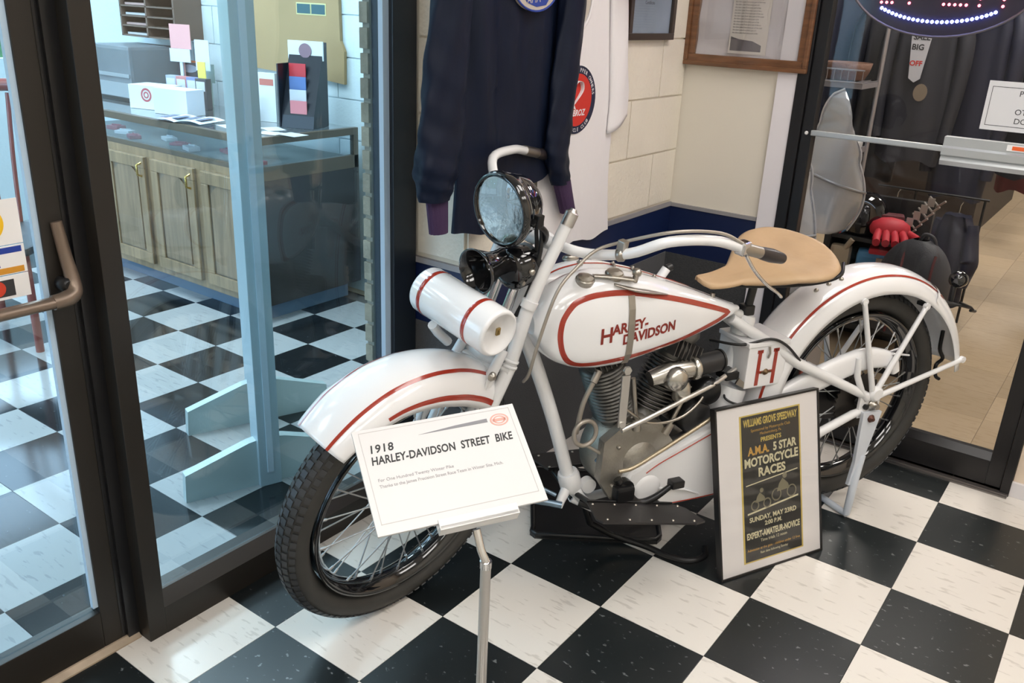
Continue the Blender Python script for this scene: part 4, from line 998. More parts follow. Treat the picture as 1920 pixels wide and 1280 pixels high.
# --- framed race poster leaning on the bike
PB = Vector((0.8234, 0.9241, 0.0)); PX = Vector((0.43735, 0.89929, 0)); PU = Vector((0.70918 - 0.82339, 0.97957 - 0.92405, 0.49216)); Hh = PU.length; PU = PU.normalized(); PZ = PX.cross(PU)
PM = Matrix((PX, PU, PZ)).transposed().to_4x4(); Wp = 0.398
poster = empty('framed_poster', tuple(PB)); tag(poster, 'framed black and gold race poster with white mat leaning against the motorcycle', 'poster')
P2 = lambda v: PM @ v
mb = MB(P2)
for a, b in (((0, 0), (Wp, .006)), ((0, Hh - .006), (Wp, Hh)), ((0, .006), (.006, Hh - .006)), ((Wp - .006, .006), (Wp, Hh - .006))): mb.box((*a, -.018), (*b, .003), .001)
mb.build('frame', mat('thin_black_metal_frame', (0.03, 0.028, 0.028), 0.35, 0.5), poster)
MB(P2).box((.006, .006, -.015), (Wp - .006, Hh - .006, -.001)).build('mat_board', mat('mat_board_white', (0.80, 0.77, 0.76), 0.5), poster)
gold = mat('poster_gold', (0.62, 0.47, 0.12), 0.5); pale = mat('poster_pale_gold', (0.66, 0.61, 0.40), 0.5); ora = mat('poster_orange_gold', (0.58, 0.33, 0.06), 0.5)
x0, x1, y0, y1 = .093, .318, .034, .468
MB(P2).box((x0 - .004, y0 - .004, -.001), (x1 + .004, y1 + .004, -.0002)).build('gold_border', gold, poster)
MB(P2).box((x0 + .002, y0, -.0002), (x1 - .002, y1, .0002)).build('print', mat('poster_black', (0.022, 0.022, 0.020), 0.35), poster)
xc = (x0 + x1) / 2
def pt(body, size, y, m, x=None, **k):
    me_ = text_mesh(body, size, depth=.0003, align='CENTER', **k)
    wmx = max(v.co.x for v in me_.vertices) - min(v.co.x for v in me_.vertices)
    lim = (x1 - x0) * .92
    if wmx > lim:
        for v in me_.vertices: v.co.x *= lim / wmx
    me_.materials.clear(); me_.transform(PM @ Matrix.Translation((x or xc, y, .0004))); return link('lettering', me_, m, poster)
pt('WILLIAMS GROVE SPEEDWAY', .030, .438, gold, bold=.0009)
pt('Sponsored by Motorcycle Club', .012, .420, ora); pt('Mechanicsburg, Pa.', .011, .407, ora)
pt('PRESENTS', .018, .386, gold, bold=.0005)
pt('A.M.A.', .034, .352, ora, x=xc - .048, bold=.0012, xs=.85); pt('5 STAR', .034, .352, pale, x=xc + .052, bold=.0012, xs=.85)
pt('MOTORCYCLE', .036, .318, pale, bold=.0012, xs=.9); pt('RACES', .036, .284, pale, bold=.0012)
pt('SUNDAY, MAY 23RD', .020, .152, pale, bold=.0006); pt('2:00 P.M.', .018, .133, pale, bold=.0005)
pt('EXPERT-AMATEUR-NOVICE', .026, .102, pale, bold=.0009); pt('Time trials 12 noon', .013, .086, pale); pt('Admission at the gate - children under 12 free', .011, .064, ora); pt('Rain date following Sunday', .010, .050, pale)
# the racing picture: track, two riders, drawn flat in pale gold
pk = MB(P2)
pk.poly([(x0 + .012, .262, .0002), (x1 - .012, .278, .0002), (x1 - .012, .281, .0002), (x0 + .012, .265, .0002)], (0, 0, .0002))
pk.poly([(x0 + .015, .175, .0002), (x1 - .012, .195, .0002), (x1 - .012, .200, .0002), (x0 + .015, .180, .0002)], (0, 0, .0002))
pk.build('track_lines', pale, poster)
gm = mat('poster_grey_gold', (0.22, 0.20, 0.13), 0.5)
rd = MB(P2)
for cx_, cy_, k in ((.160, .205, .9), (.250, .222, 1.15)):
    for dx in (-.026, .026):
        rd.tube([(cx_ + dx * k + .015 * k * math.cos(2 * PI * i / 20), cy_ - .006 + .015 * k * math.sin(2 * PI * i / 20), .0004) for i in range(21)], .0022, 6, flat=.15)
    rd.poly([(cx_ - .024 * k, cy_ + .002, .0002), (cx_ + .020 * k, cy_ + .004, .0002), (cx_ + .014 * k, cy_ + .018 * k, .0002), (cx_ - .004 * k, cy_ + .034 * k, .0002), (cx_ - .016 * k, cy_ + .022 * k, .0002)], (0, 0, .0003))
    rd.poly([(cx_ + .004 * k + .008 * k * math.cos(i), cy_ + .040 * k + .008 * k * math.sin(i), .0002) for i in [j * PI / 4 for j in range(8)]], (0, 0, .0003))
rd.build('racing_riders', gm, poster)
MB(P2).box((.0062, .0062, .0010), (Wp - .0062, Hh - .0062, .0014)).build('glazing', glass('picture_glass', (0.97, 0.97, 0.97), 0.8), poster)

# --- black tray on the floor under the engine
tp = [(0.252, .785), (0.262, .765), (0.285, .758), (0.565, .955), (0.590, .975), (0.590, 1.005), (0.40, 1.31), (0.375, 1.32), (0.045, 1.11), (0.040, 1.08)]
tr_ = MB(); tr_.poly([(a, b, 0.0) for a, b in tp], (0, 0, .012))
cx_ = sum(a for a, b in tp) / len(tp); cy_ = sum(b for a, b in tp) / len(tp)
tr_.tube([(a + (cx_ - a) * .03, b + (cy_ - b) * .03, .013) for a, b in tp + tp[:1]], .008, 8)
tag(tr_.build('drip_tray', mat('black_tray_plastic', (0.010, 0.010, 0.011), 0.35)), 'black rounded drip tray on the checkered floor under the engine', 'tray')

# --- blue jacket hung flat on the long wall, one sleeve dangling past the corner
jk = empty('jacket', (0.0, .90, .0))
tag(jk, 'navy blue satin jacket with purple cuffs hanging at the wall corner', 'jacket')
JL = lambda v: Vector((v.x, v.y - .90, v.z))
navy_cloth = mat('navy_satin', (0.0050, 0.0090, 0.024), 0.5, spec=0.2, bump=0.35, bscale=7, noise=0.1, nscale=20, stretch=(2, 2, .5))
knit = mat('purple_knit', (0.050, 0.022, 0.072), 0.85, bump=0.4, bscale=160, stretch=(3, 3, .3))
def torso(u, v):
    q = 2 * PI * u
    yl = .640 + .012 * math.sin(v * 7); yr = 1.172 - .028 * v + .008 * math.sin(v * 9)
    if v > .80: k = (v - .80) / .2; yl += .05 * k * k; yr -= .04 * k * k
    cx, sy = math.cos(q), math.sin(q)
    y = (yl + yr) / 2 + (yr - yl) / 2 * (abs(cx) ** .7) * (1 if cx >= 0 else -1)
    z0_ = .918 + max(0, y - .76) * .42 + .012 * math.sin(y * 22)          # the hem rises to the right
    z = z0_ + (1.78 - z0_) * v
    th = .011 + .010 * v + (.012 if y < .80 else 0)
    fold = .008 * (1 + (2 if y < .86 and z > 1.0 else 0)*.3) * math.sin(y * 44 + 1.6 * math.sin(z * 5)) + .0035 * math.sin(y * 90 + z * 14) + .004 * math.sin(z * 30 + y * 20) * max(0, 1 - v * 2.2)
    th = .009 + .014 * max(0, v - .30) + (.012 if y < .80 else 0)
    x = .031 + .014 * max(0, v - .3) + th * (abs(sy) ** .8) * (1 if sy >= 0 else -1) + (fold * (.35 + .65 * min(1, max(0, (v - .2) * 3))) if sy > 0 else 0)
    return Vector((max(x, .0225), y, z))
jb = MB(JL); jb.grid(torso, 76, 60, closed_u=True); jb.add([torso(i / 76, 1) for i in range(76)], [list(range(76))]); jb.build('body', navy_cloth, jk)
def sleeve(pts, r, cuff0, cuff1, cr, fl=.6):
    m_ = MB(JL); P_, R_ = spline([Vector(p) for p in pts], r, 8); n_ = len(P_)
    def S(u, v):
        i = min(int(v * (n_ - 1)), n_ - 2); t = v * (n_ - 1) - i; p = P_[i].lerp(P_[i + 1], t); rr_ = R_[i] * (1 - t) + R_[i + 1] * t; q = 2 * PI * u
        k = 1 + .07 * math.sin(3 * q + v * 9) + .05 * math.sin(5 * q - v * 22) + .05 * math.sin(v * 60 + 2 * q) * v
        return p + Vector((math.sin(q) * rr_ * k * fl, math.cos(q) * rr_ * k, 0))
    m_.grid(S, 28, 60, closed_u=True); m_.add([S(i / 28, 1) for i in range(28)], [list(range(28))]); o_ = m_.build('sleeve', navy_cloth, jk)
    c_ = MB(JL); a_, b_ = Vector(cuff0), Vector(cuff1)
    c_.grid(lambda u, v: a_.lerp(b_, v) + Vector((math.sin(2 * PI * u) * cr * .6, math.cos(2 * PI * u) * cr * (1.12 - .22 * v + .04 * math.cos(2 * PI * u * 14)), 0)), 56, 8, closed_u=True)
    c_.build('cuff', knit, jk); return o_
sleeve([(.060, .640, 1.74), (.058, .610, 1.62), (.050, .592, 1.42), (.042, .578, 1.25), (.040, .562, 1.12), (.040, .560, 1.035)], [.058, .062, .066, .072, .074, .052], (.040, .566, 1.045), (.040, .575, .945), .034)
sleeve([(.062, 1.120, 1.74), (.062, 1.130, 1.55), (.062, 1.115, 1.35), (.062, 1.095, 1.20), (.062, 1.090, 1.10), (.054, 1.140, 1.005)], [.060, .060, .058, .056, .055, .046], (.054, 1.140, 1.015), (.050, 1.195, .905), .036, .45)
pm = MB(JL)
def oval3(cy__, cz__, a, b, x, n=36): return [(x, cy__ + a * math.cos(2 * PI * i / n), cz__ + b * math.sin(2 * PI * i / n)) for i in range(n)]
pm.poly(oval3(.928, 1.575, .105, .070, .060), (.012, 0, 0)); pat = pm.build('back_patch', mat('patch_beige', (0.50, 0.44, 0.38), 0.7), jk)
MB(JL).tube(oval3(.928, 1.575, .105, .070, .072) + oval3(.928, 1.575, .105, .070, .072)[:2], .003, 6).build('patch_border', mat('patch_blue', (0.02, 0.05, 0.30), 0.7), pat)
MB(JL).poly([(.0722, .865, 1.545), (.0722, .885, 1.526), (.0722, .93, 1.516), (.0722, .975, 1.522), (.0722, .995, 1.545)], (.001, 0, 0)).build('patch_emblem', mat('patch_blue', (0.02, 0.05, 0.30), 0.7), pat)
text('lettering', 'AMA', .030, plane_matrix((.0734, -.016, 1.523), (0, 1, .1), (0, 0, 1)), mat('patch_beige', (0.50, 0.44, 0.38), 0.7), pat, shear=.2)
hg = MB(JL).tube([(.02, .72, 1.74), (.02, .90, 1.80), (.02, 1.08, 1.74)], .008, 8).tube([(.02, .90, 1.80), (.02, .90, 1.86), (.01, .90, 1.88), (-.01, .90, 1.87)], .003, 8, smooth_path=4)
hg.build('hanger', mat('hanger_wood', (0.35, 0.22, 0.12), 0.5), jk)

# --- white T-shirt hung on the block wall
ts = empty('t_shirt', (.0, 0, 0)); tag(ts, 'white T-shirt with a round red emblem hanging on the block wall beside the jacket', 'shirt')
cotton = mat('white_cotton', (0.82, 0.79, 0.80), 0.85, bump=0.25, bscale=40, stretch=(1, 1, .4))
def shirt(u, v):
    z = .778 + (1.60 - .778) * v; q = 2 * PI * u
    yl = 1.060 + .01 * math.sin(z * 8); yr = 1.520 - .055 * v + .008 * math.sin(z * 11)
    if v > .90: k = (v - .90) / .10; yr -= .10 * k; yl += .10 * k
    c_, s_ = math.cos(q), math.sin(q)
    y = (yl + yr) / 2 + (yr - yl) / 2 * (abs(c_) ** .65) * (1 if c_ >= 0 else -1)
    x = .0125 + .006 * (abs(s_) ** .8) * (1 if s_ >= 0 else -1) + ((.0022 * math.sin(y * 34 + math.sin(z * 6)) * (1 - v * .6)) if s_ > 0 else 0)
    z += .008 * math.sin(y * 30) * max(0, 1 - v * 8)
    return Vector((x, y, z))
sb_ = MB(); sb_.grid(shirt, 60, 50, closed_u=True); sb_.add([shirt(i / 60, 1) for i in range(60)], [list(range(60))]); sb_.build('body', cotton, ts)
for sgn, ys_ in ((1, 1.445), (-1, 1.12)):
    def slv(u, v, sgn=sgn, ys_=ys_):
        q = 2 * PI * u; z = 1.575 - .42 * v; w_ = .052 + .014 * v
        y = ys_ + sgn * (.005 + .060 * min(v * 1.3, 1)) + w_ * math.cos(q) * .9; x = (.026 if sgn > 0 else .014) + (.016 if sgn > 0 else .007) * math.sin(q) + .003 * math.sin(y * 60)
        return Vector((x, y, z + (.028 * math.cos(q) * sgn * (v - .5) * 2 if v > .5 else 0)))
    sm_ = MB(); sm_.grid(slv, 28, 24, closed_u=True); o_ = sm_.build('sleeve', cotton, ts); solid(o_, .002)
MB().tube([(.022, 1.215 + .085 * math.cos(a), 1.545 + .095 * math.sin(a)) for a in [PI + k * PI / 16 for k in range(17)]], .0065, 8, flat=.6).build('collar', cotton, ts)
MB().poly([(.0165, 1.215 + .078 * math.cos(a), 1.548 + .088 * math.sin(a)) for a in [k * PI / 12 for k in range(24)]], (.0045, 0, 0)).build('inner_back', mat('shirt_inside', (0.55, 0.50, 0.44), 0.85), ts)
box_obj('neck_tag', (.0212, 1.19, 1.535), (.0218, 1.22, 1.552), mat('tag_pink', (0.65, 0.45, 0.55), 0.6), ts)
EY, EZ = 1.252, 1.248
def disc(name, ry, rz, x, m, par, n=48): return MB().poly([(x, EY + ry * math.cos(2 * PI * i / n), EZ + rz * math.sin(2 * PI * i / n)) for i in range(n)], (.0006, 0, 0)).build(name, m, par)
ink_navy = mat('ink_navy', (0.010, 0.014, 0.045), 0.7); ink_red = mat('ink_red', (0.60, 0.030, 0.018), 0.7)
disc('emblem_ring', .108, .104, .0208, ink_navy, ts); disc('emblem_disc', .083, .080, .0215, ink_red, ts)
wm = MB()
wm.tube([(.0224, EY - .040 + a, EZ + b) for a, b in ((.0, -.025), (.028, .0), (.055, .030), (.045, .055), (.015, .055), (.004, .030), (.018, .015))], [.003, .008, .012, .015, .015, .012, .005], 8, flat=.08, smooth_path=5)
wm.poly([(.0222, EY - .055, EZ - .01), (.0222, EY - .03, EZ + .005), (.0222, EY - .005, EZ - .03), (.0222, EY - .03, EZ - .02)], (.0004, 0, 0))
wm.build('emblem_figure', cotton, ts)
text('lettering', 'AMBROZ', .027, plane_matrix((.0224, EY - .062, EZ - .048), (0, 1, 0), (0, 0, 1)), cotton, ts, bold=.0006, xs=.98, shear=.2)
for k, ch in enumerate('COUNTRY SKIPPER OWNERS '):
    a = PI * .93 - k * .128
    text('lettering', ch, .017, plane_matrix((.0217, EY + .087 * math.cos(a), EZ + .085 * math.sin(a)), (0, math.sin(a), -math.cos(a)), (0, math.cos(a), math.sin(a))), cotton, ts)
for k, ch in enumerate('MOTORCYCLE CLUB'):
    a = PI * 1.17 + k * .125
    text('lettering', ch, .016, plane_matrix((.0217, EY + .099 * math.cos(a), EZ + .097 * math.sin(a)), (0, -math.sin(a), math.cos(a)), (0, -math.cos(a), -math.sin(a))), cotton, ts)
# dark red cap above the shirt, at the top of the picture
cp = MB(); cp.ball((.09, 1.50, 1.655), .078, 3, (1, 1.1, .55)); cp.tube([(.12, 1.42, 1.632), (.18, 1.47, 1.622), (.18, 1.54, 1.624), (.12, 1.58, 1.634)], .010, 8, smooth_path=4)
tag(cp.build('cap', mat('dark_red_cloth', (0.16, 0.02, 0.03), 0.7)), 'dark red cap hung on the block wall above the white shirt', 'cap')

# --- small dark frame on the block wall
def frame_y(name, y0, y1, z0, z1, x, w_, fm, pm_, label, dep=.022):
    t = empty(name, (x, (y0 + y1) / 2, z0)); tag(t, label, 'picture frame'); h = z1 - z0; a = (y1 - y0) / 2; mb = MB()
    for p_, q_ in (((-a, 0), (a, w_)), ((-a, h - w_), (a, h)), ((-a, w_), (-a + w_, h - w_)), ((a - w_, w_), (a, h - w_))): mb.box((0, *p_), (dep, *q_), .002)
    mb.build('frame', fm, t); box_obj('print', (.002, -a + w_, w_), (.010, a - w_, h - w_), pm_, t); box_obj('glazing', (.013, -a + w_, w_), (.0145, a - w_, h - w_), glass('frame_glass', (.95, .97, 1), 1.2), t); return t
sf = frame_y('small_picture_frame', 1.545, 1.875, 1.424, 1.80, 0.0, .022, mat('dark_walnut', (0.035, 0.020, 0.013), 0.35, coat=.3), mat('blue_grey_print', (0.34, 0.39, 0.44), 0.5, noise=.1, nscale=12), 'small dark framed grey document on the cream block wall')
for z, wd in ((.155, .14), (.135, .18), (.115, .10)):
    text('lettering', 'Member in good standing' if wd > .15 else 'Certificate', .016, plane_matrix((.0102, -wd / 2, z), (0, 1, 0), (0, 0, 1)), print_black, sf)
# --- large brown frame on the shop partition
lf = empty('large_picture_frame', (.234, 2.046, 1.336)); tag(lf, 'large brown wooden frame with a page over white satin beside the shop door', 'picture frame')
wood = mat('brown_frame_wood', (0.16, 0.070, 0.030), 0.35, noise=.35, nscale=10, stretch=(1, 1, 6), coat=.3)
mb = MB(); A = .236; HH = .50
for p_, q_ in (((-A, 0), (A, .040)), ((-A, HH - .04), (A, HH)), ((-A, .04), (-A + .040, HH - .04)), ((A - .040, .04), (A, HH - .04))): mb.box((p_[0], -.022, p_[1]), (q_[0], 0, q_[1]), .004)
for p_, q_ in (((-A, 0), (A, .016)), ((-A, .016), (-A + .016, HH - .016)), ((A - .016, .016), (A, HH - .016))): mb.box((p_[0], -.030, p_[1]), (q_[0], -.020, q_[1]), .004)
mb.build('frame', wood, lf)
satin = mat('white_satin', (0.62, 0.59, 0.62), 0.4)
MB().grid(lambda u, v: Vector((-.196 + .392 * u, -.006 - .004 * math.sin((u - .5) * 9 + v * 26 * (1 if u < .5 else -1) * (abs(u - .5) + .3)), .04 + .42 * v)), 50, 60).build('satin_backing', satin, lf)
box_obj('page', (-.068, -.0125, .050), (.075, -.0115, .30), mat('aged_page', (0.62, 0.58, 0.54), 0.6), lf)
for k in range(16):
    text('lettering', 'the riders came from every part of the county'[: 44 - (k * 7) % 9], .0085, plane_matrix((-.060, -.0128, .262 - k * .0095), (1, 0, 0), (0, 0, 1)), mat('page_grey_ink', (0.25, 0.23, 0.22), 0.7), lf, xs=.72)
MB().poly([(-.062, -.0128, .060), (.055, -.0128, .060), (.055, -.0128, .082), (.02, -.0128, .096), (-.03, -.0128, .100), (-.062, -.0128, .108)], (0, -.0004, 0)).build('printed_photo', mat('photo_grey', (0.13, 0.12, 0.13), 0.5), lf)
box_obj('gold_nameplate', (-.09, -.0145, .262), (.165, -.0118, .33), mat('orange_wood_plate', (0.50, 0.27, 0.10), 0.4), lf)
text('lettering', 'BIKERS', .062, plane_matrix((.005, -.0152, .275), (1, 0, 0), (0, 0, 1)), mat('ink_red', (0.62, 0.030, 0.018), 0.7), lf, bold=.002)
box_obj('glazing', (-.196, -.019, .04), (.196, -.0175, .46), glass('frame_glass2', (.97, .97, .97), 1.1), lf)
# ================================================================== LOBBY BEHIND THE STOREFRONT GLASS
oak = mat('oak_veneer', (0.30, 0.205, 0.115), 0.45, noise=.25, nscale=6, stretch=(6, 6, .6))
oak_dark = mat('dark_end_panel', (0.045, 0.038, 0.034), 0.4)
brass = mat('brass', (0.60, 0.42, 0.14), 0.25, 1.0)
cnt = empty('display_counter', (-2.6, 1.6, 0)); tag(cnt, 'wooden display counter with glass top section and cabinet doors behind the storefront glass', 'counter')
def cb2(name, a, b, m, par=cnt, bev=.002): return MB(lambda v: v - Vector((-2.6, 1.6, 0))).box(a, b, bev).build(name, m, par)
XR, YF = -1.77, 1.40
cb2('carcass', (-3.6, YF + .02, .09), (XR - .02, 2.04, .70), oak_dark)
cb2('toe_kick', (-3.6, YF + .07, 0), (XR - .06, 2.0, .09), mat('toe_blue', (0.10, 0.16, 0.24), 0.5))
cb2('face_frame', (-3.6, YF, .09), (XR, YF + .02, .74), oak)
cb2('end_panel', (XR - .02, YF, .09), (XR, 2.04, .70), mat('dark_brown_end_panel', (0.030, 0.026, 0.024), 0.25))
for k in range(4):
    x1_ = XR - .05 - k * .42; x0_ = x1_ - .36
    d_ = cb2('door', (x0_, YF - .012, .13), (x1_, YF, .70), mat('oak_panel_grey', (0.22, 0.17, 0.12), 0.3, noise=.25, nscale=6, stretch=(6, 6, .6)), bev=.002)
    fr2 = MB(lambda v: v - Vector((-2.6, 1.6, 0)))
    for a_, b_ in (((x0_, .13), (x1_, .19)), ((x0_, .64), (x1_, .70)), ((x0_, .19), (x0_ + .055, .64)), ((x1_ - .055, .19), (x1_, .64))): fr2.box((a_[0], YF - .022, a_[1]), (b_[0], YF - .012, b_[1]), .004)
    fr2.build('door_frame', oak, d_)
    LB = lambda v: v - Vector((-2.6, 1.6, 0))
    m_ = MB(LB); 
    # arched raised panel with its bright groove
    pts = [(x0_ + .06, .20), (x1_ - .06, .20), (x1_ - .06, .60), (x1_ - .10, .635), ((x0_ + x1_) / 2, .655), (x0_ + .10, .635), (x0_ + .06, .60)]
    m_.poly([(a + (.012 if a < (x0_ + x1_) / 2 else -.012), YF - .012, b) for a, b in pts], (0, -.007, 0)); m_.build('raised_panel', mat('oak_panel', (0.26, 0.18, 0.11), 0.4, noise=.25, nscale=6, stretch=(6, 6, .6)), d_)
    MB(LB).tube([(x1_ - .025, YF - .02, .60), (x1_ - .025, YF - .045, .61), (x1_ - .025, YF - .045, .66), (x1_ - .025, YF - .02, .67)], .006, 8).build('handle', brass, d_)
MBL = lambda: MB(lambda v: v - Vector((-2.6, 1.6, 0)))
fm = MBL()
for (a, b) in (((-3.6, YF, .74), (XR, YF + .03, .765)), ((-3.6, YF, .865), (XR, YF + .03, .90)), ((XR - .03, YF, .765), (XR, YF + .03, .865)), ((XR - .03, 2.01, .70), (XR, 2.04, .865)), ((XR - .03, YF, .865), (XR, 2.04, .90)), ((XR - .03, YF, .70), (XR, 2.04, .765))): fm.box(a, b, .002)
fm.build('case_frame', mat('dark_oak_frame', (0.10, 0.075, 0.05), 0.35), cnt)
cb2('case_floor', (-3.6, YF + .03, .745), (XR - .03, 2.01, .755), mat('grey_green_cloth', (0.13, 0.15, 0.145), 0.8))
cb2('case_glass', (-3.6, YF + .004, .765), (XR - .03, YF + .010, .865), glass('case_glass', (.92, .96, .98), 1.2))
cb2('case_glass', (XR - .012, YF + .03, .765), (XR - .006, 2.01, .865), glass('case_glass2', (.92, .96, .98), 1.2))
cb2('top_glass', (-3.58, YF + .03, .892), (XR - .03, 2.02, .900), glass('top_glass', (.85, .90, .92), 1.6, milky=.12))
for k in range(9):
    x = -1.9 - k * .17; b_ = MB(); h_ = .012 + .012 * random.random(); b_.box((-.045, -.03, 0), (.045, .03, h_), .003); b_.tube([(-.03, 0, h_ + .003), (.03, .01, h_ + .003)], .004, 8)
    o = b_.build('boxed_pin', [mat('ruby_box', (.30, .02, .05), .5), mat('pearl_box', (.6, .6, .62), .4)][k % 2]); o.location = (x, 1.50 + .05 * (k % 3), .7565); o.rotation_euler = (0, 0, random.uniform(-.4, .4))
    tag(o, ('ruby' if k % 2 == 0 else 'pearl') + ' boxed pin in the counter, ' + ['first', 'second', 'third', 'fourth', 'fifth', 'sixth', 'seventh', 'eighth', 'ninth'][k] + ' from its right end', 'pin', 'boxed pins inside the display counter')
# things on the counter
def at(name, loc, label, cat, rz=0.0, group=None):
    t = empty(name, loc, rz); tag(t, label, cat, group); return t
cz = .901
# black brochure rack (right)
rk = at('brochure_rack', (-1.93, 1.82, cz), 'tall black counter rack with white header card and brochures', 'rack', .35)
MB().poly([(-.09, .10, 0), (-.09, -.06, 0), (-.09, -.05, .06), (-.09, .06, .36), (-.09, .10, .40)], (.18, 0, 0)).build('rack_body', mat('rack_black', (0.012, 0.014, 0.020), 0.3), rk)
box_obj('side_lip', (-.095, -.065, 0), (-.088, .105, .30), mat('rack_black', (0.012, 0.014, 0.020), 0.3), rk)
box_obj('header_card', (-.095, .052, .315), (.095, .060, .405), mat('header_white', (0.70, 0.74, 0.76), 0.5), rk)
MB().lathe([(.034, 0), (.034, .002)], (0, .050, .36), (0, -1, 0), 24).build('header_emblem', mat('emblem_mauve', (0.25, 0.16, 0.20), 0.5), rk)
for k, (z, c_) in enumerate(((.20, (0.55, 0.04, 0.05)), (.14, (0.10, 0.18, 0.42)), (.08, (0.55, 0.58, 0.62)), (.03, (0.60, 0.20, 0.22)))):
    y = -.045 + z * .33; t_ = MB().box((-.07 + .01 * k, y - .012, z), (.02 + .01 * k, y - .006, z + .10), .001).build('brochure', mat('brochure_%s' % ['red', 'blue', 'grey', 'rose'][k], c_, .4), None); t_.parent = rk
# grey cash register / boxes (left)
cr_ = at('grey_equipment_case', (-3.42, 1.86, cz), 'large grey equipment case at the left end of the display counter', 'case')
MB().box((-.20, -.16, 0), (.20, .16, .30), .02).build('shell', mat('grey_case', (0.16, 0.18, 0.20), 0.4, noise=.15, nscale=4), cr_)
MB().box((-.19, -.166, .13), (.19, -.160, .15), .002).box((-.19, -.164, .02), (.19, -.160, .10), .002).build('front_groove', mat('grey_case_light', (0.28, 0.31, 0.33), 0.4), cr_)
MB().box((-.21, -.17, 0), (.22, .17, .02), .004).build('base', black_satin, cr_)
# pigeon-hole shelf unit above, brown
sh = at('wall_shelf_unit', (-3.35, 2.04, 1.24), 'brown wooden pigeonhole shelf on the lobby wall above the grey case', 'shelf')
m_ = MB()
for k in range(7): m_.box((-.28, -.12, k * .055), (.26, .06, k * .055 + .008))
for x in (-.28, -.02, .25): m_.box((x, -.12, 0), (x + .015, .06, .34))
m_.build('shelf_case', mat('reddish_wood', (0.13, 0.085, 0.065), 0.5), sh)
box_obj('shelf_back', (-.28, .05, 0), (.26, .06, .34), mat('shelf_back', (0.06, 0.04, 0.035), 0.6), sh)
for k in range(6):
    box_obj('mail_sheet', (-.25, -.10, k * .055 + .010), (-.04, .04, k * .055 + .022), mat('mail_pink' if k % 2 else 'mail_white', (.45, .30, .28) if k % 2 else (.5, .5, .5), .6), sh)
# white literature box with round red seal
wbx = at('white_carton', (-2.93, 1.66, cz), 'white carton with a round red seal on the counter', 'box', .25)
MB().box((-.12, -.07, 0), (.12, .07, .125), .002).build('carton_body', mat('carton_white', (0.66, 0.72, 0.76), 0.5), wbx)
m_ = MB(lambda v: Vector((v.x, -.0705 - v.z, v.y + .075))); ring2(m_, .036, .036, .3); ring2(m_, .018, .018, .45); m_.build('red_seal', mat('seal_red', (0.45, 0.10, 0.12), .5), wbx)
wb2 = at('white_carton', (-2.66, 1.62, cz), 'plain white carton right of the sealed one on the counter', 'box', .15)
MB().box((-.12, -.06, 0), (.12, .06, .130), .002).build('carton_body', mat('carton_lilac', (0.62, 0.67, 0.76), 0.5), wb2)
# stack of magazines and cards
for k, (x, y, z, w_, h_, c_, nm, lb, tilt) in enumerate([
    (-3.02, 1.90, .30, .15, .13, (0.70, 0.36, 0.36), 'notice_sheet', 'pink sheet standing at the back of the counter', 0),
    (-3.02, 1.89, .23, .15, .07, (0.62, 0.68, 0.76), 'notice_sheet', 'small white sheet under the pink one', 0),
    (-2.80, 1.88, .20, .10, .16, (0.60, 0.68, 0.80), 'notice_sheet', 'pale blue printed sheet right of the pink one', .1),
    (-2.76, 1.84, .15, .055, .10, (0.72, 0.62, 0.12), 'leaflet', 'yellow leaflet on the counter behind the plain white carton', 0),
    (-3.00, 1.93, .12, .17, .12, (0.05, 0.05, 0.06), 'magazine', 'black magazine with an orange top edge behind the sealed carton', -.1),
    (-2.84, 1.94, .13, .08, .10, (0.25, 0.35, 0.33), 'leaflet', 'grey green leaflet beside the black magazine', .1)]):
    t = at(nm, (x, y, cz), lb, 'paper', .2)
    MB().box((-w_ / 2, 0, z), (w_ / 2, .004, z + h_), .0005).box((-.01, .004, 0), (.01, .012, z + h_ * .5)).build('sheet', mat('sheet_%d' % k, c_, .5), t)
    if nm == 'magazine':
        box_obj('top_edge', (-w_ / 2, -.001, z + h_ - .012), (w_ / 2, 0, z + h_), mat('mag_orange', (.55, .16, .06), .5), t)
        MB(lambda v: Vector((v.x, v.z - .002, v.y + z + .075))).poly([(.06 * math.cos(a * PI / 8), .022 * math.sin(a * PI / 8), 0) for a in range(16)], (0, 0, .0015)).build('title_oval', mat('mag_grey', (.30, .32, .38), .5), t)
pile = [(-2.98, 1.74, (0.35, 0.4, 0.5)), (-2.90, 1.75, (0.5, 0.2, 0.2)), (-2.82, 1.76, (0.2, 0.25, 0.5)), (-2.74, 1.76, (0.06, 0.06, 0.07))]
for k, (x, y, c_) in enumerate(pile):
    t = at('card_box', (x, y + .07, cz), ['grey blue', 'dull red', 'dark blue', 'black'][k] + ' card box standing behind the white cartons', 'box', .2)
    MB().box((-.038, -.02, 0), (.038, .02, .165), .002).build('box_body', mat('cardbox_%d' % k, c_, .5), t)
    box_obj('box_label', (-.03, -.022, .10), (.03, -.0205, .15), mat('label_white', (.6, .62, .66), .5), t)
mz = at('open_magazine', (-2.28, 1.50, cz), 'white booklet with dark print lying on the left part of the counter', 'booklet', .3)
mz.location = (-2.42, 1.36 + .14, cz)
mg = MB(); mg.grid(lambda u, v: Vector((-.15 + .3 * u, -.10 + .2 * v, .004 + .012 * math.sin(PI * ((u * 2) % 1.0)))), 25, 4); mg.build('pages', mat('booklet_white', (0.70, 0.76, 0.84), .4), mz)
for k in range(4): box_obj('print_block', (-.12 + .07 * k, -.06, .0175), (-.08 + .07 * k, .05, .018), mat('booklet_ink', (.15, .17, .25), .5), mz)
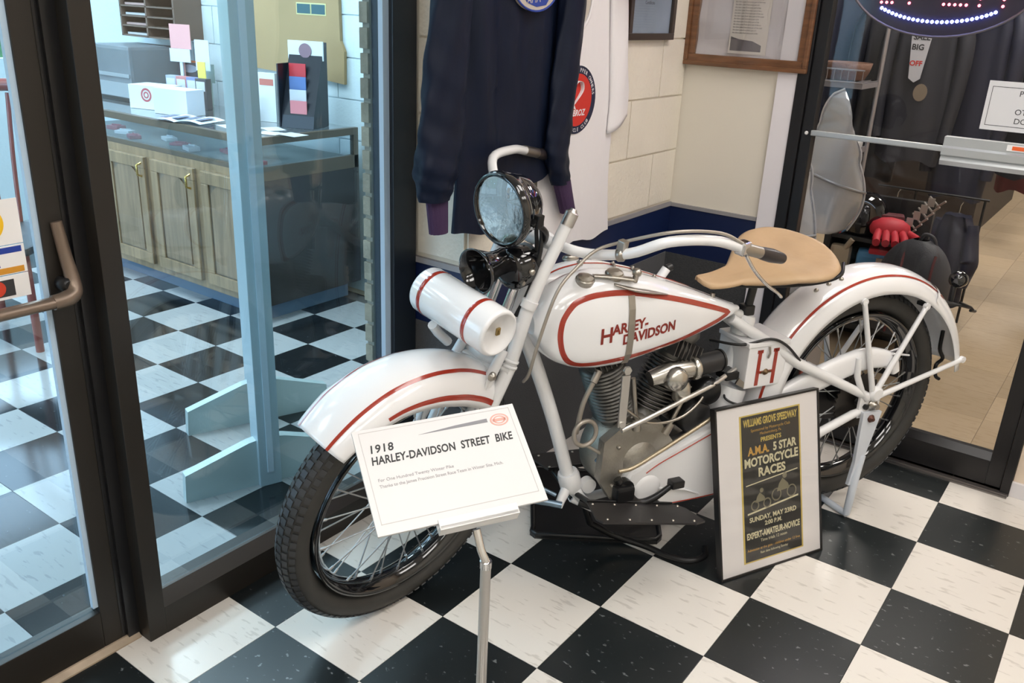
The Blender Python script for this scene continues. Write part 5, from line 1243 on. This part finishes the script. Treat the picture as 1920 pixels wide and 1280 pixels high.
# papers right of the metal post
for k, (x, y, w_, h_, c_, lb) in enumerate([(-2.30, 1.78, .11, .20, (0.60, 0.70, 0.74), 'pale green brochure standing beside the metal upright'), (-2.17, 1.80, .10, .24, (0.66, 0.70, 0.72), 'tall white brochure with a red heading left of the black rack'), (-2.22, 1.70, .12, .13, (0.50, 0.60, 0.72), 'blue and white brochure low in front of the tall white one')]):
    t = at('brochure', (x, y, cz), lb, 'brochure', .3)
    MB().box((-w_ / 2, 0, 0), (w_ / 2, .02, h_), .001).build('cover', mat('brochure_cover_%d' % k, c_, .45), t)
    box_obj('heading', (-w_ / 2 + .01, -.001, h_ * .75), (w_ / 2 - .01, 0, h_ * .88), mat('brochure_head_%d' % k, [(.2, .35, .3), (.5, .15, .12), (.2, .35, .6)][k], .5), t)
for k in range(5):
    t = at('loose_sheet', (-2.15 + .1 * k, 1.55 + .05 * (k % 3), cz + .0004 * k), 'loose pale sheet on the counter glass, ' + ['leftmost', 'second from the left', 'middle one', 'second from the right', 'rightmost'][k] + ' of five', 'paper', random.uniform(-.5, .5), 'loose sheets on the counter')
    MB().box((-.06, -.045, 0), (.06, .045, .0012)).build('sheet', mat('loose_white', (.62, .64, .68), .4), t)
# tan panel on the wall with small dark windows
tp_ = at('tan_wall_panel', (-2.30, 2.098, 1.115), 'tan wooden panel with small rectangular openings on the lobby wall', 'panel')
pp = [(-.52, 0.02), (.27, -.01), (.395, -.02), (.40, .14), (.372, .19), (.365, .55), (-.52, .55)]
MB().poly([(a, 0, b) for a, b in pp], (0, -.018, 0)).build('panel', mat('tan_mdf', (0.37, 0.255, 0.125), 0.5, noise=.06, nscale=4), tp_)
for (a, b) in ((-.43, .30), (-.36, .30), (.06, .31), (.17, .31)):
    w_ = .05 if a < 0 else .10
    fm_ = MB().box((a - .006, -.0195, b - .006), (a + w_ + .006, -.018, b + .052)).build('opening_edge', mat('pale_yellow_edge', (.62, .60, .30), .5), tp_)
    box_obj('opening', (a, -.0205, b), (a + w_, -.0195, b + .046), mat('teal_dark', (.05, .11, .13), .4), tp_)
# dark appliance under the far end: storage barrels beside the counter end
bn = at('dark_storage_barrel', (-1.60, 1.86, 0.0), 'dark storage barrel standing at the end of the counter', 'barrel')
bn.location = (-1.60, 2.0, 0)
bpy.data.objects.remove(bn)
# chrome utility fitting on the wall at the right
cf = at('chrome_wall_fitting', (-1.62, 2.095, .05), 'chrome wall fitting on the lobby wall right of the counter', 'fitting')
m_ = MB().tube([(0, -.03, 0), (0, -.03, .36)], .012, 12).box((-.06, -.05, .45), (.06, 0, .47), .003).box((-.06, -.05, .28), (.06, 0, .30), .003).ball((.0, -.04, .20), .03, 2)
m_.lathe([(.02, -.01), (.03, 0), (.02, .01)], (0, -.03, .12), (0, 0, 1), 16); m_.build('post', chrome, cf)
box_obj('backplate', (-.05, -.006, .16), (.05, 0, .27), mat('dark_plate', (.03, .035, .05), .3), cf)
# freestanding metal upright with splayed feet (two frames)
def upright(x, y, label, hgt=2.5):
    t = empty('metal_upright', (x, y, 0), math.atan2(.52, .19) - PI / 2 + .0); tag(t, label, 'stand', 'uprights of the display partition')
    post = mat('pale_blue_grey_metal', (0.46, 0.57, 0.62), 0.35, 0.35)
    MB().box((-.040, -.036, 0), (.036, .036, hgt), .003).build('post', post, t)
    MB().box((.036, -.010, .05), (.041, .010, hgt)).build('slot_strip', mat('pale_slot_strip', (0.60, 0.70, 0.78), 0.3, .3), t)
    for s in (1, -1):
        MB().poly([(-.018, .030 * s, 0.0), (-.018, .030 * s, .165), (-.018, .060 * s, .160), (-.018, .265 * s, .095), (-.018, .27 * s, 0.0)], (.036, 0, 0)).build('foot', mat('foot_grey', (0.42, 0.50, 0.50), 0.4, .2), t)
    return t
upright(-.600, .462, 'nearer pale blue metal upright with wedge feet on the lobby floor')
upright(-.985, .735, 'farther pale blue metal upright with wedge feet behind the nearer one')
pnl = at('display_film', (-.79, .600, .0), 'narrow patterned panel held between the two metal uprights', 'panel', math.atan2(.25, -.405))
MB().box((-.175, -.004, .95), (.175, .004, 2.45), .002).build('sheet', mat('patterned_film', (0.34, 0.42, 0.50), 0.4, noise=.6, nscale=5), pnl)
MB().tube([(-.175, 0, .95), (.175, 0, .95)], .008, 8).build('edge_rail', mat('pale_slot_strip', (0.60, 0.70, 0.78), 0.3, .3), pnl)
# outside glazing of the lobby: frame, and green planting beyond
gz = structure(MB().box((-4.62, -3.2, 0), (-4.55, -3.05, H)).box((-4.62, -1.25, 0), (-4.55, -1.15, H)).box((-4.62, .60, 0), (-4.55, .72, H)).box((-4.62, -3.05, 2.35), (-4.55, .60, H)).box((-4.62, -3.05, 0), (-4.55, .60, .12)).build('window_2', mat('outer_frame', (.03, .03, .03), .4)))
structure(MB().box((-4.62, .72, 0), (-4.55, 2.3, 1.05)).box((-4.62, .72, 2.35), (-4.55, 2.3, H)).box((-4.62, 2.12, 0), (-4.55, 2.3, H)).box((-4.62, -3.75, 0), (-4.55, -3.2, H)).build('wall_lobby_left', lobby_wall))
structure(MB().box((-30, -14, -.12), (-4.62, 14, -.04)).build('ground_outside', mat('pale_pavement', (.35, .36, .34), .8)))
structure(MB().box((-4.6, -14, -.12), (8, -3.76, -.04)).build('ground_outside', mat('pale_pavement', (.35, .36, .34), .8)))
hgm = MB()
for k in range(420):
    x = -10 - random.random() * 1.5; y = -8 + random.random() * 18; z = random.random() * 2.6
    hgm.ball((x, y, z), .25 + .2 * random.random(), 1)
o = hgm.build('hedge', mat('hedge_green', (.10, .24, .09), .8, noise=.4, nscale=9)); o['kind'] = 'stuff'; o['label'] = 'pale green planting seen outside the lobby glass'; o['category'] = 'hedge'
# red chair seen through the brown door
ch = empty('bentwood_chair', (-2.5, .58, 0), .6); tag(ch, 'red bentwood chair in the lobby seen through the brown door', 'chair')
redw = mat('red_brown_lacquer', (0.22, 0.045, 0.035), 0.3, coat=.3)
for x in (-.2, .2):
    MB().tube([(x, .2, 0), (x, .2, .45), (x, .23, .9), (x * .9, .26, 1.04)], .018, 10, smooth_path=4).build('leg', redw, ch); MB().tube([(x, -.2, 0), (x, -.2, .45)], .018, 10).build('leg', redw, ch)
MB().tube([(-.18, .26, 1.04), (-.1, .27, 1.08), (.1, .27, 1.08), (.18, .26, 1.04)], .028, 10, smooth_path=4).build('top_rail', redw, ch)
for k in range(4): MB().tube([(-.13 + k * .087, .21, .47), (-.15 + k * .1, .24, .75), (-.13 + k * .087, .265, 1.05)], .010, 8, smooth_path=4).build('spindle', redw, ch)
MB().box((-.23, -.23, .44), (.23, .22, .475), .012).build('seat', mat('dark_seat', (.02, .02, .022), .5), ch)

# ================================================================== SHOP BEHIND THE GLASS DOOR
dk = mat('black_leather_cloth', (0.010, 0.011, 0.017), 0.55); dk2 = mat('charcoal_cloth', (0.024, 0.025, 0.034), 0.7); dk3 = mat('dark_navy_cloth', (0.016, 0.018, 0.038), 0.6)
# clothes rail with hanging jackets, each its own thing
rail = at('clothes_rail', (.43, 4.3, 0), 'long chrome clothes rail behind the shop door', 'rack')
MB().tube([(-1.0, 0, 1.74), (.85, 0, 1.74)], .014, 10).tube([(-1.0, 0, 0), (-1.0, 0, 1.74)], .014, 10).tube([(.85, 0, 0), (.85, 0, 1.74)], .014, 10).tube([(-1.0, -.25, .02), (-1.0, .25, .02)], .014, 8).tube([(.85, -.25, .02), (.85, .25, .02)], .014, 8).build('rail', chrome, rail)
MB().tube([(-.10, -.36, .675), (.46, -.36, .675)], .007, 8).tube([(.10, -.36, 0), (.10, -.36, .675)], .007, 8).tube([(.44, -.36, 0), (.44, -.36, .675)], .007, 8).build('low_rail', black_satin, rail)
def garment(name, x, y, zb, zt, wd, th, m, label, cat, rz, group=None, ph=0.0, logo=None):
    t = empty(name, (x, y, 0), rz); tag(t, label, cat, group)
    def S(u, v):
        q = 2 * PI * u; z = zb + (zt - zb) * v; w_ = wd * (1 - .35 * max(0, v - .85) / .15) * (1 + .05 * math.sin(z * 7 + ph)); c_, s_ = math.cos(q), math.sin(q)
        return Vector((w_ * (abs(c_) ** .8) * (1 if c_ > 0 else -1), th * (abs(s_) ** .8) * (1 if s_ > 0 else -1) + .014 * math.sin(c_ * 9 + z * 3 + ph), z + .015 * math.sin(c_ * 5 + ph) * (v < .1)))
    mb = MB(); mb.grid(S, 28, 22, closed_u=True); mb.add([S(i / 28, 1) for i in range(28)], [list(range(28))]); mb.build('body', m, t)
    for s in (1, -1):
        MB().tube([(wd * .75 * s, 0, zt - .04), (wd * 1.08 * s, -.02, zt - .22), (wd * 1.12 * s, -.03, (zb + zt) / 2 - .02), (wd * 1.02 * s, -.04, zb + .12)], [.04, .055, .05, .04], 10, smooth_path=4, flat=.8).build('sleeve', m, t)
    MB().tube([(0, 0, zt), (0, 0, zt + .05), (0.01, 0, zt + .07)], .003, 6).build('hanger_hook', chrome, t)
    if logo:
        MB().poly([(.02 + .035 * math.cos(a * PI / 8), -th - .012, logo + .045 * math.sin(a * PI / 8)) for a in range(16)], (0, .02, 0)).build('emblem', mat('dull_gold_emblem', (.22, .17, .12), .6), t)
    return t
garment('leather_jacket', .40, 4.12, .80, 1.66, .17, .07, dk2, 'charcoal jacket with a dull gold emblem, hanging in the middle of the shop rail', 'jacket', .05, 'jackets on the shop rail', .3, 1.17)
garment('leather_jacket', .18, 4.22, .66, 1.66, .15, .06, dk, 'black jacket hanging at the left of the shop rail', 'jacket', .4, 'jackets on the shop rail', 1.3)
garment('leather_jacket', -.08, 4.3, .70, 1.66, .15, .06, dk3, 'dark navy jacket hanging leftmost on the shop rail', 'jacket', .5, 'jackets on the shop rail', 2.3)
garment('leather_jacket', .66, 4.25, .62, 1.66, .16, .07, dk3, 'long dark navy jacket hanging right of the emblem jacket', 'jacket', -.2, 'jackets on the shop rail', .9)
garment('leather_jacket', .88, 4.42, .75, 1.66, .15, .07, dk, 'black jacket hanging rightmost on the shop rail', 'jacket', -.4, 'jackets on the shop rail', 2.9)
garment('leather_trousers', .44, 3.94, .06, .60, .115, .05, dk, 'black garment with a gold emblem hanging low below the charcoal jacket', 'clothing', .0, None, .4, .48)
garment('leather_trousers', .76, 3.94, .10, .58, .11, .05, dk3, 'dark blue garment hanging low at the right end of the rail', 'clothing', -.3, None, 1.7)
# pennant-like tag on the middle jacket
pn = at('hanging_tag', (.385, 4.02, 1.22), 'white pointed hang tag with dark and red lettering on the charcoal jacket', 'tag')
MB().poly([(-.055, 0, .26), (.05, 0, .26), (.028, 0, .02), (.0, 0, .0), (-.03, 0, .02)], (0, .006, 0)).build('card', mat('tag_white', (.55, .54, .56), .5), pn)
for z, b_ in ((.215, 'SALE'), (.165, 'BIG')): text('lettering', b_, .04, plane_matrix((-.042, -.001, z), (1, 0, 0), (0, 0, 1)), print_black, pn, bold=.001)
text('lettering', 'OFF', .036, plane_matrix((-.038, -.001, .085), (1, 0, 0), (0, 0, 1)), ink_red, pn, bold=.001)
# light grey shirt at the right
garment('light_shirt', .95, 5.1, .92, 1.50, .10, .05, mat('light_grey_cloth', (.50, .47, .46), .8), 'light grey shirt hanging beyond the dark jackets at the right', 'shirt', -.3, None, .8)
garment('red_shirt', .92, 4.72, .62, 1.02, .13, .05, mat('dull_red_cloth', (.16, .03, .035), .8), 'dull red shirt hanging under the paper notice', 'shirt', -.1, None, 1.8)
garment('dark_coat', 1.28, 4.9, .55, 1.75, .20, .07, dk, 'long black coat hanging behind the paper notice', 'coat', -.1, None, 1.1)
garment('dark_coat', 1.88, 4.9, .55, 1.75, .18, .07, dk3, 'long dark navy coat hanging right of the notice', 'coat', -.1, None, 1.9)
# wire shelf rack with a basket
t = at('wire_shelf_rack', (-.02, 3.75, 0), 'chrome wire shelf rack with two shelves just inside the shop', 'shelf')
sm_c = mat('shelf_chrome', (.45, .43, .45), .3, .8)
MB().tube([(-.25, .15, 0), (-.25, .15, 1.5)], .012, 10).tube([(.26, .15, 0), (.26, .15, 1.5)], .012, 10).tube([(-.25, -.10, .012), (-.25, .25, .012)], .012, 8).tube([(.26, -.10, .012), (.26, .25, .012)], .012, 8).build('post', sm_c, t)
for z in (1.22, .88):
    m_ = MB()
    for k in range(15): m_.tube([(-.25 + k * .036, -.15, z), (-.25 + k * .036, .15, z)], .0025, 5); m_.tube([(-.25 + k * .036, -.15, z), (-.25 + k * .036, -.15, z + .06)], .0022, 5)
    wsf = m_.tube([(-.25, -.15, z + .06), (.26, -.15, z + .06)], .005, 6).tube([(-.25, -.15, z), (.26, -.15, z)], .005, 6).build('wire_shelf', sm_c, t)
    box_obj('shelf_liner', (-.25, -.15, z - .03), (.26, .15, z - .004), mat('shelf_grey', (.24, .22, .23), .5), wsf)
bk = at('wicker_basket', (.10, 3.75, 1.225), 'low brown wicker basket on the upper wire shelf', 'basket'); MB().lathe([(.10, 0), (.12, .04), (.13, .085), (.122, .085), (.112, .04), (.09, .01)], (0, 0, 0), (0, 0, 1), 20).build('weave', mat('wicker', (.17, .09, .06), .7, bump=.6, bscale=60), bk)
rl = at('paper_roll', (-.12, 3.68, 1.25), 'short white paper roll leaning on the upper wire shelf', 'roll'); MB().tube([(-.06, -.06, .12), (.05, .02, .0)], .022, 14).build('roll', paper, rl)
for k in range(3):
    t = at('folded_item', (-.02 + .11 * k, 3.72, .884), ['pale pink folded item on the lower wire shelf', 'cream folded item in the middle of the lower wire shelf', 'white folded item at the right of the lower wire shelf'][k], 'clothing'); MB().box((-.05, -.06, 0), (.05, .06, .035), .01).build('bundle', mat('bundle_%d' % k, [(.5, .3, .3), (.5, .45, .38), (.55, .55, .55)][k], .7), t)
# clear windshields standing just inside the door
ws_m = glass('smoky_acrylic', (.80, .80, .82), 2.2, .05, milky=.42)
def windshield(x, y, z, rz, w_, h_, label, tip=.0):
    t = empty('windshield', (x, y, z), rz); tag(t, label, 'windshield', 'windshields inside the shop door')
    def S(u, v):
        a = (u - .5) * 2; ww = w_ * (.62 + .38 * math.sin(PI * min(v * 1.15 + .12, 1)) ) * (1 if v < .8 else math.sqrt(max(0, 1 - ((v - .8) / .2) ** 2)) * .75 + .25)
        return Vector((a * ww, .10 * a * a - .12 * v, h_ * v + tip * a * v))
    mb = MB(); mb.grid(S, 20, 24); o_ = mb.build('acrylic', ws_m, t); solid(o_, .004)
    e_ = MB().tube([S(0, i / 30) for i in range(31)], .004, 6).tube([S(1, i / 30) for i in range(31)], .004, 6); e_.build('edge', mat('acrylic_edge', (.60, .60, .62), .3), t)
    MB().tube([S(i / 12, .45) + Vector((0, -.012, 0)) for i in range(13)], .006, 6).build('mounting_strip', mat('mount_silver', (.4, .42, .46), .3, .8), t)
    return t
windshield(.465, 2.60, .66, .5, .15, .50, 'large smoky windshield standing nearest inside the shop door', -.10)
windshield(.37, 2.35, .42, .25, .13, .60, 'smaller smoky windshield leaning in front of the large one')
sbx = at('display_box', (.36, 2.55, 0), 'pale grey display box that carries the windshields', 'box'); MB().box((-.12, -.13, 0), (.16, .14, .44), .006).build('box_body', mat('pale_grey_box', (.36, .34, .33), .6), sbx)
MB().box((.125, -.13, .05), (.161, -.10, .42), .002).build('box_edge', mat('box_edge_red', (.30, .06, .04), .6), sbx)
# low shelf with helmet, gloves and folded goods
lsf = at('low_shelf', (.54, 3.26, 0), 'low black shop shelf under the helmet and gloves', 'shelf')
MB().box((-.22, -.14, .365), (.20, .14, .385), .004).box((-.22, -.14, .10), (.20, .14, .13), .004).box((-.22, -.14, 0), (-.19, .14, .72), .003).box((-.22, .10, 0), (.20, .14, .72), .003).box((-.22, -.12, .53), (.20, .14, .55), .003).build('shelf_body', mat('shelf_black', (.012, .012, .013), .5), lsf)
he = at('helmet', (.455, 3.25, .552), 'black helmet on the low shelf behind the windshields', 'helmet'); he.scale = (.85, .85, .95); m_ = MB(); m_.lathe([(.0005, .20), (.05, .195), (.09, .17), (.115, .12), (.12, .07), (.112, .02), (.10, 0)], (0, 0, 0), (0, 0, 1), 28, cap=False); o_ = m_.build('shell', black_gloss, he); solid(o_, .008)
MB().grid(lambda u, v: Vector((.122 * math.sin((u - .5) * 2.2), -.122 * math.cos((u - .5) * 2.2), .05 + .06 * v)), 16, 4).build('visor', mat('visor_pink', (.35, .22, .34), .1), he)
rg = at('red_glove', (.60, 3.17, .552), 'bright red glove lying on the low shelf beside the helmet', 'glove', .3); rg.scale = (1.35, 1.35, 1.6)
m_ = MB(); m_.ball((0, 0, .035), .07, 2, (1.0, .7, .5))
for k in range(4): m_.tube([(-.035 + .024 * k, -.02, .03), (-.045 + .030 * k, -.09, .022), (-.045 + .030 * k, -.115, .012)], .013, 8)
m_.tube([(.05, .0, .03), (.09, -.05, .02)], .013, 8); m_.build('glove', mat('bright_red_cloth', (.50, .025, .04), .6), rg)
MB().box((-.045, .03, .02), (.045, .09, .07), .01).build('cuff', mat('glove_cuff', (.10, .02, .025), .6), rg)
bg = at('blue_pouch', (.57, 3.20, .386), 'light blue and red pouch on the middle of the low shelf', 'pouch', .2)
MB().box((-.10, -.05, 0), (.10, .05, .105), .03).build('pouch', mat('sky_blue_cloth', (.06, .20, .36), .6), bg)
MB().box((-.104, -.054, -.0), (.104, .054, .030), .012).box((-.05, -.05, .092), (.104, .05, .120), .012).build('red_trim', mat('bright_red_cloth', (.50, .025, .04), .6), bg)
MB().box((-.01, -.058, .045), (.05, -.05, .08), .003).build('badge', mat('tan_badge', (.35, .27, .22), .6), bg)
cg_ = at('cream_glove', (.40, 3.17, .386), 'cream leather glove pair at the left edge of the low shelf', 'glove'); MB().box((-.05, -.03, 0), (.045, .03, .11), .02).tube([(.02, -.02, .10), (.05, -.03, .15)], .014, 8).build('glove', mat('cream_leather', (.45, .37, .27), .6), cg_)
sk = at('wire_display_hooks', (.655, 3.33, .556), 'chrome display hooks with pale tags right of the helmet', 'hooks'); m_ = MB()
for k in range(7): m_.tube([(-.06 + .02 * k, 0, .02 + .03 * k), (.0 + .02 * k, -.1, .0 + .03 * k), (.03 + .02 * k, -.12, .03 + .03 * k)], .005, 6)
for k in range(5): m_.box((-.03 + .025 * k, -.09, .03 + .035 * k), (.0 + .025 * k, -.085, .07 + .035 * k), .001)
m_.build('hooks', mat('pale_hook', (.38, .34, .30), .4, .3), sk)
# black backpack
bp_ = at('backpack', (.785, 2.96, .0), 'charcoal backpack with dark red piping, standing behind the rear fender', 'backpack', -.25)
pk_m = mat('charcoal_nylon', (.032, .033, .038), .6, bump=.2, bscale=150)
def pack(u, v):
    q = 2 * PI * u; z = .20 + .43 * v; k = 1 if v < .55 else math.sqrt(max(0.0, 1 - ((v - .55) / .46) ** 2)); c_, s_ = math.cos(q), math.sin(q)
    return Vector((.155 * k * (abs(c_) ** .7) * (1 if c_ > 0 else -1), .095 * (k * .9 + .1) * (abs(s_) ** .7) * (1 if s_ > 0 else -1), z))
m_ = MB(); m_.grid(pack, 36, 26, closed_u=True); m_.add([pack(i / 36, 0) for i in range(36)], [list(range(36))[::-1]]); m_.build('pack_body', pk_m, bp_)
for x in (-.035, .10):
    MB().tube([(x + .015 * math.sin(i * .25), -.094 * (1 if i < 7 else math.sqrt(max(0, 1 - ((i - 7) / 6) ** 2))) - .006, .21 + .375 * i / 12) for i in range(13)], .006, 8).build('piping', mat('dark_red_piping', (.09, .012, .015), .6), bp_)
MB().box((.03, -.108, .33), (.085, -.094, .47), .004).build('label_patch', mat('grey_label', (.16, .17, .19), .5), bp_)
MB().tube([(-.02, .02, .61), (0, .02, .65), (.04, .02, .645), (.06, .02, .61)], .008, 8, smooth_path=4).build('grab_handle', pk_m, bp_)
pst = at('display_stand', (.785, 2.98, 0), 'black pedestal under the charcoal backpack', 'stand'); MB().box((-.11, -.09, 0), (.11, .09, .02), .004).tube([(0, 0, 0), (0, 0, .19)], .02, 12).box((-.10, -.07, .18), (.10, .07, .198), .003).build('pedestal', mat('shelf_black', (.012, .012, .013), .5), pst)
# far table with folded goods, end of the aisle
ft = at('dark_display_table', (.55, 7.2, 0), 'long dark display table at the far end of the aisle', 'table'); MB().box((-1.3, -1.1, .62), (.02, 1.1, .66), .004).box((-1.25, -1.05, 0), (-.02, 1.05, .62), .004).build('table', mat('dark_table', (.03, .022, .020), .5), ft)
for k in range(8):
    t = at('folded_shirt', (.40, 6.2 + k * .27, .661), 'folded shirt on the far dark table, ' + ['nearest', 'second', 'third', 'fourth', 'fifth', 'sixth', 'seventh', 'farthest'][k] + ' of the row', 'shirt', 0, 'folded shirts on the far table'); MB().box((-.12, -.10, 0), (.12, .10, .05), .012).build('bundle', mat('fold_%d' % (k % 3), [(.30, .24, .30), (.35, .35, .37), (.30, .08, .12)][k % 3], .7), t)
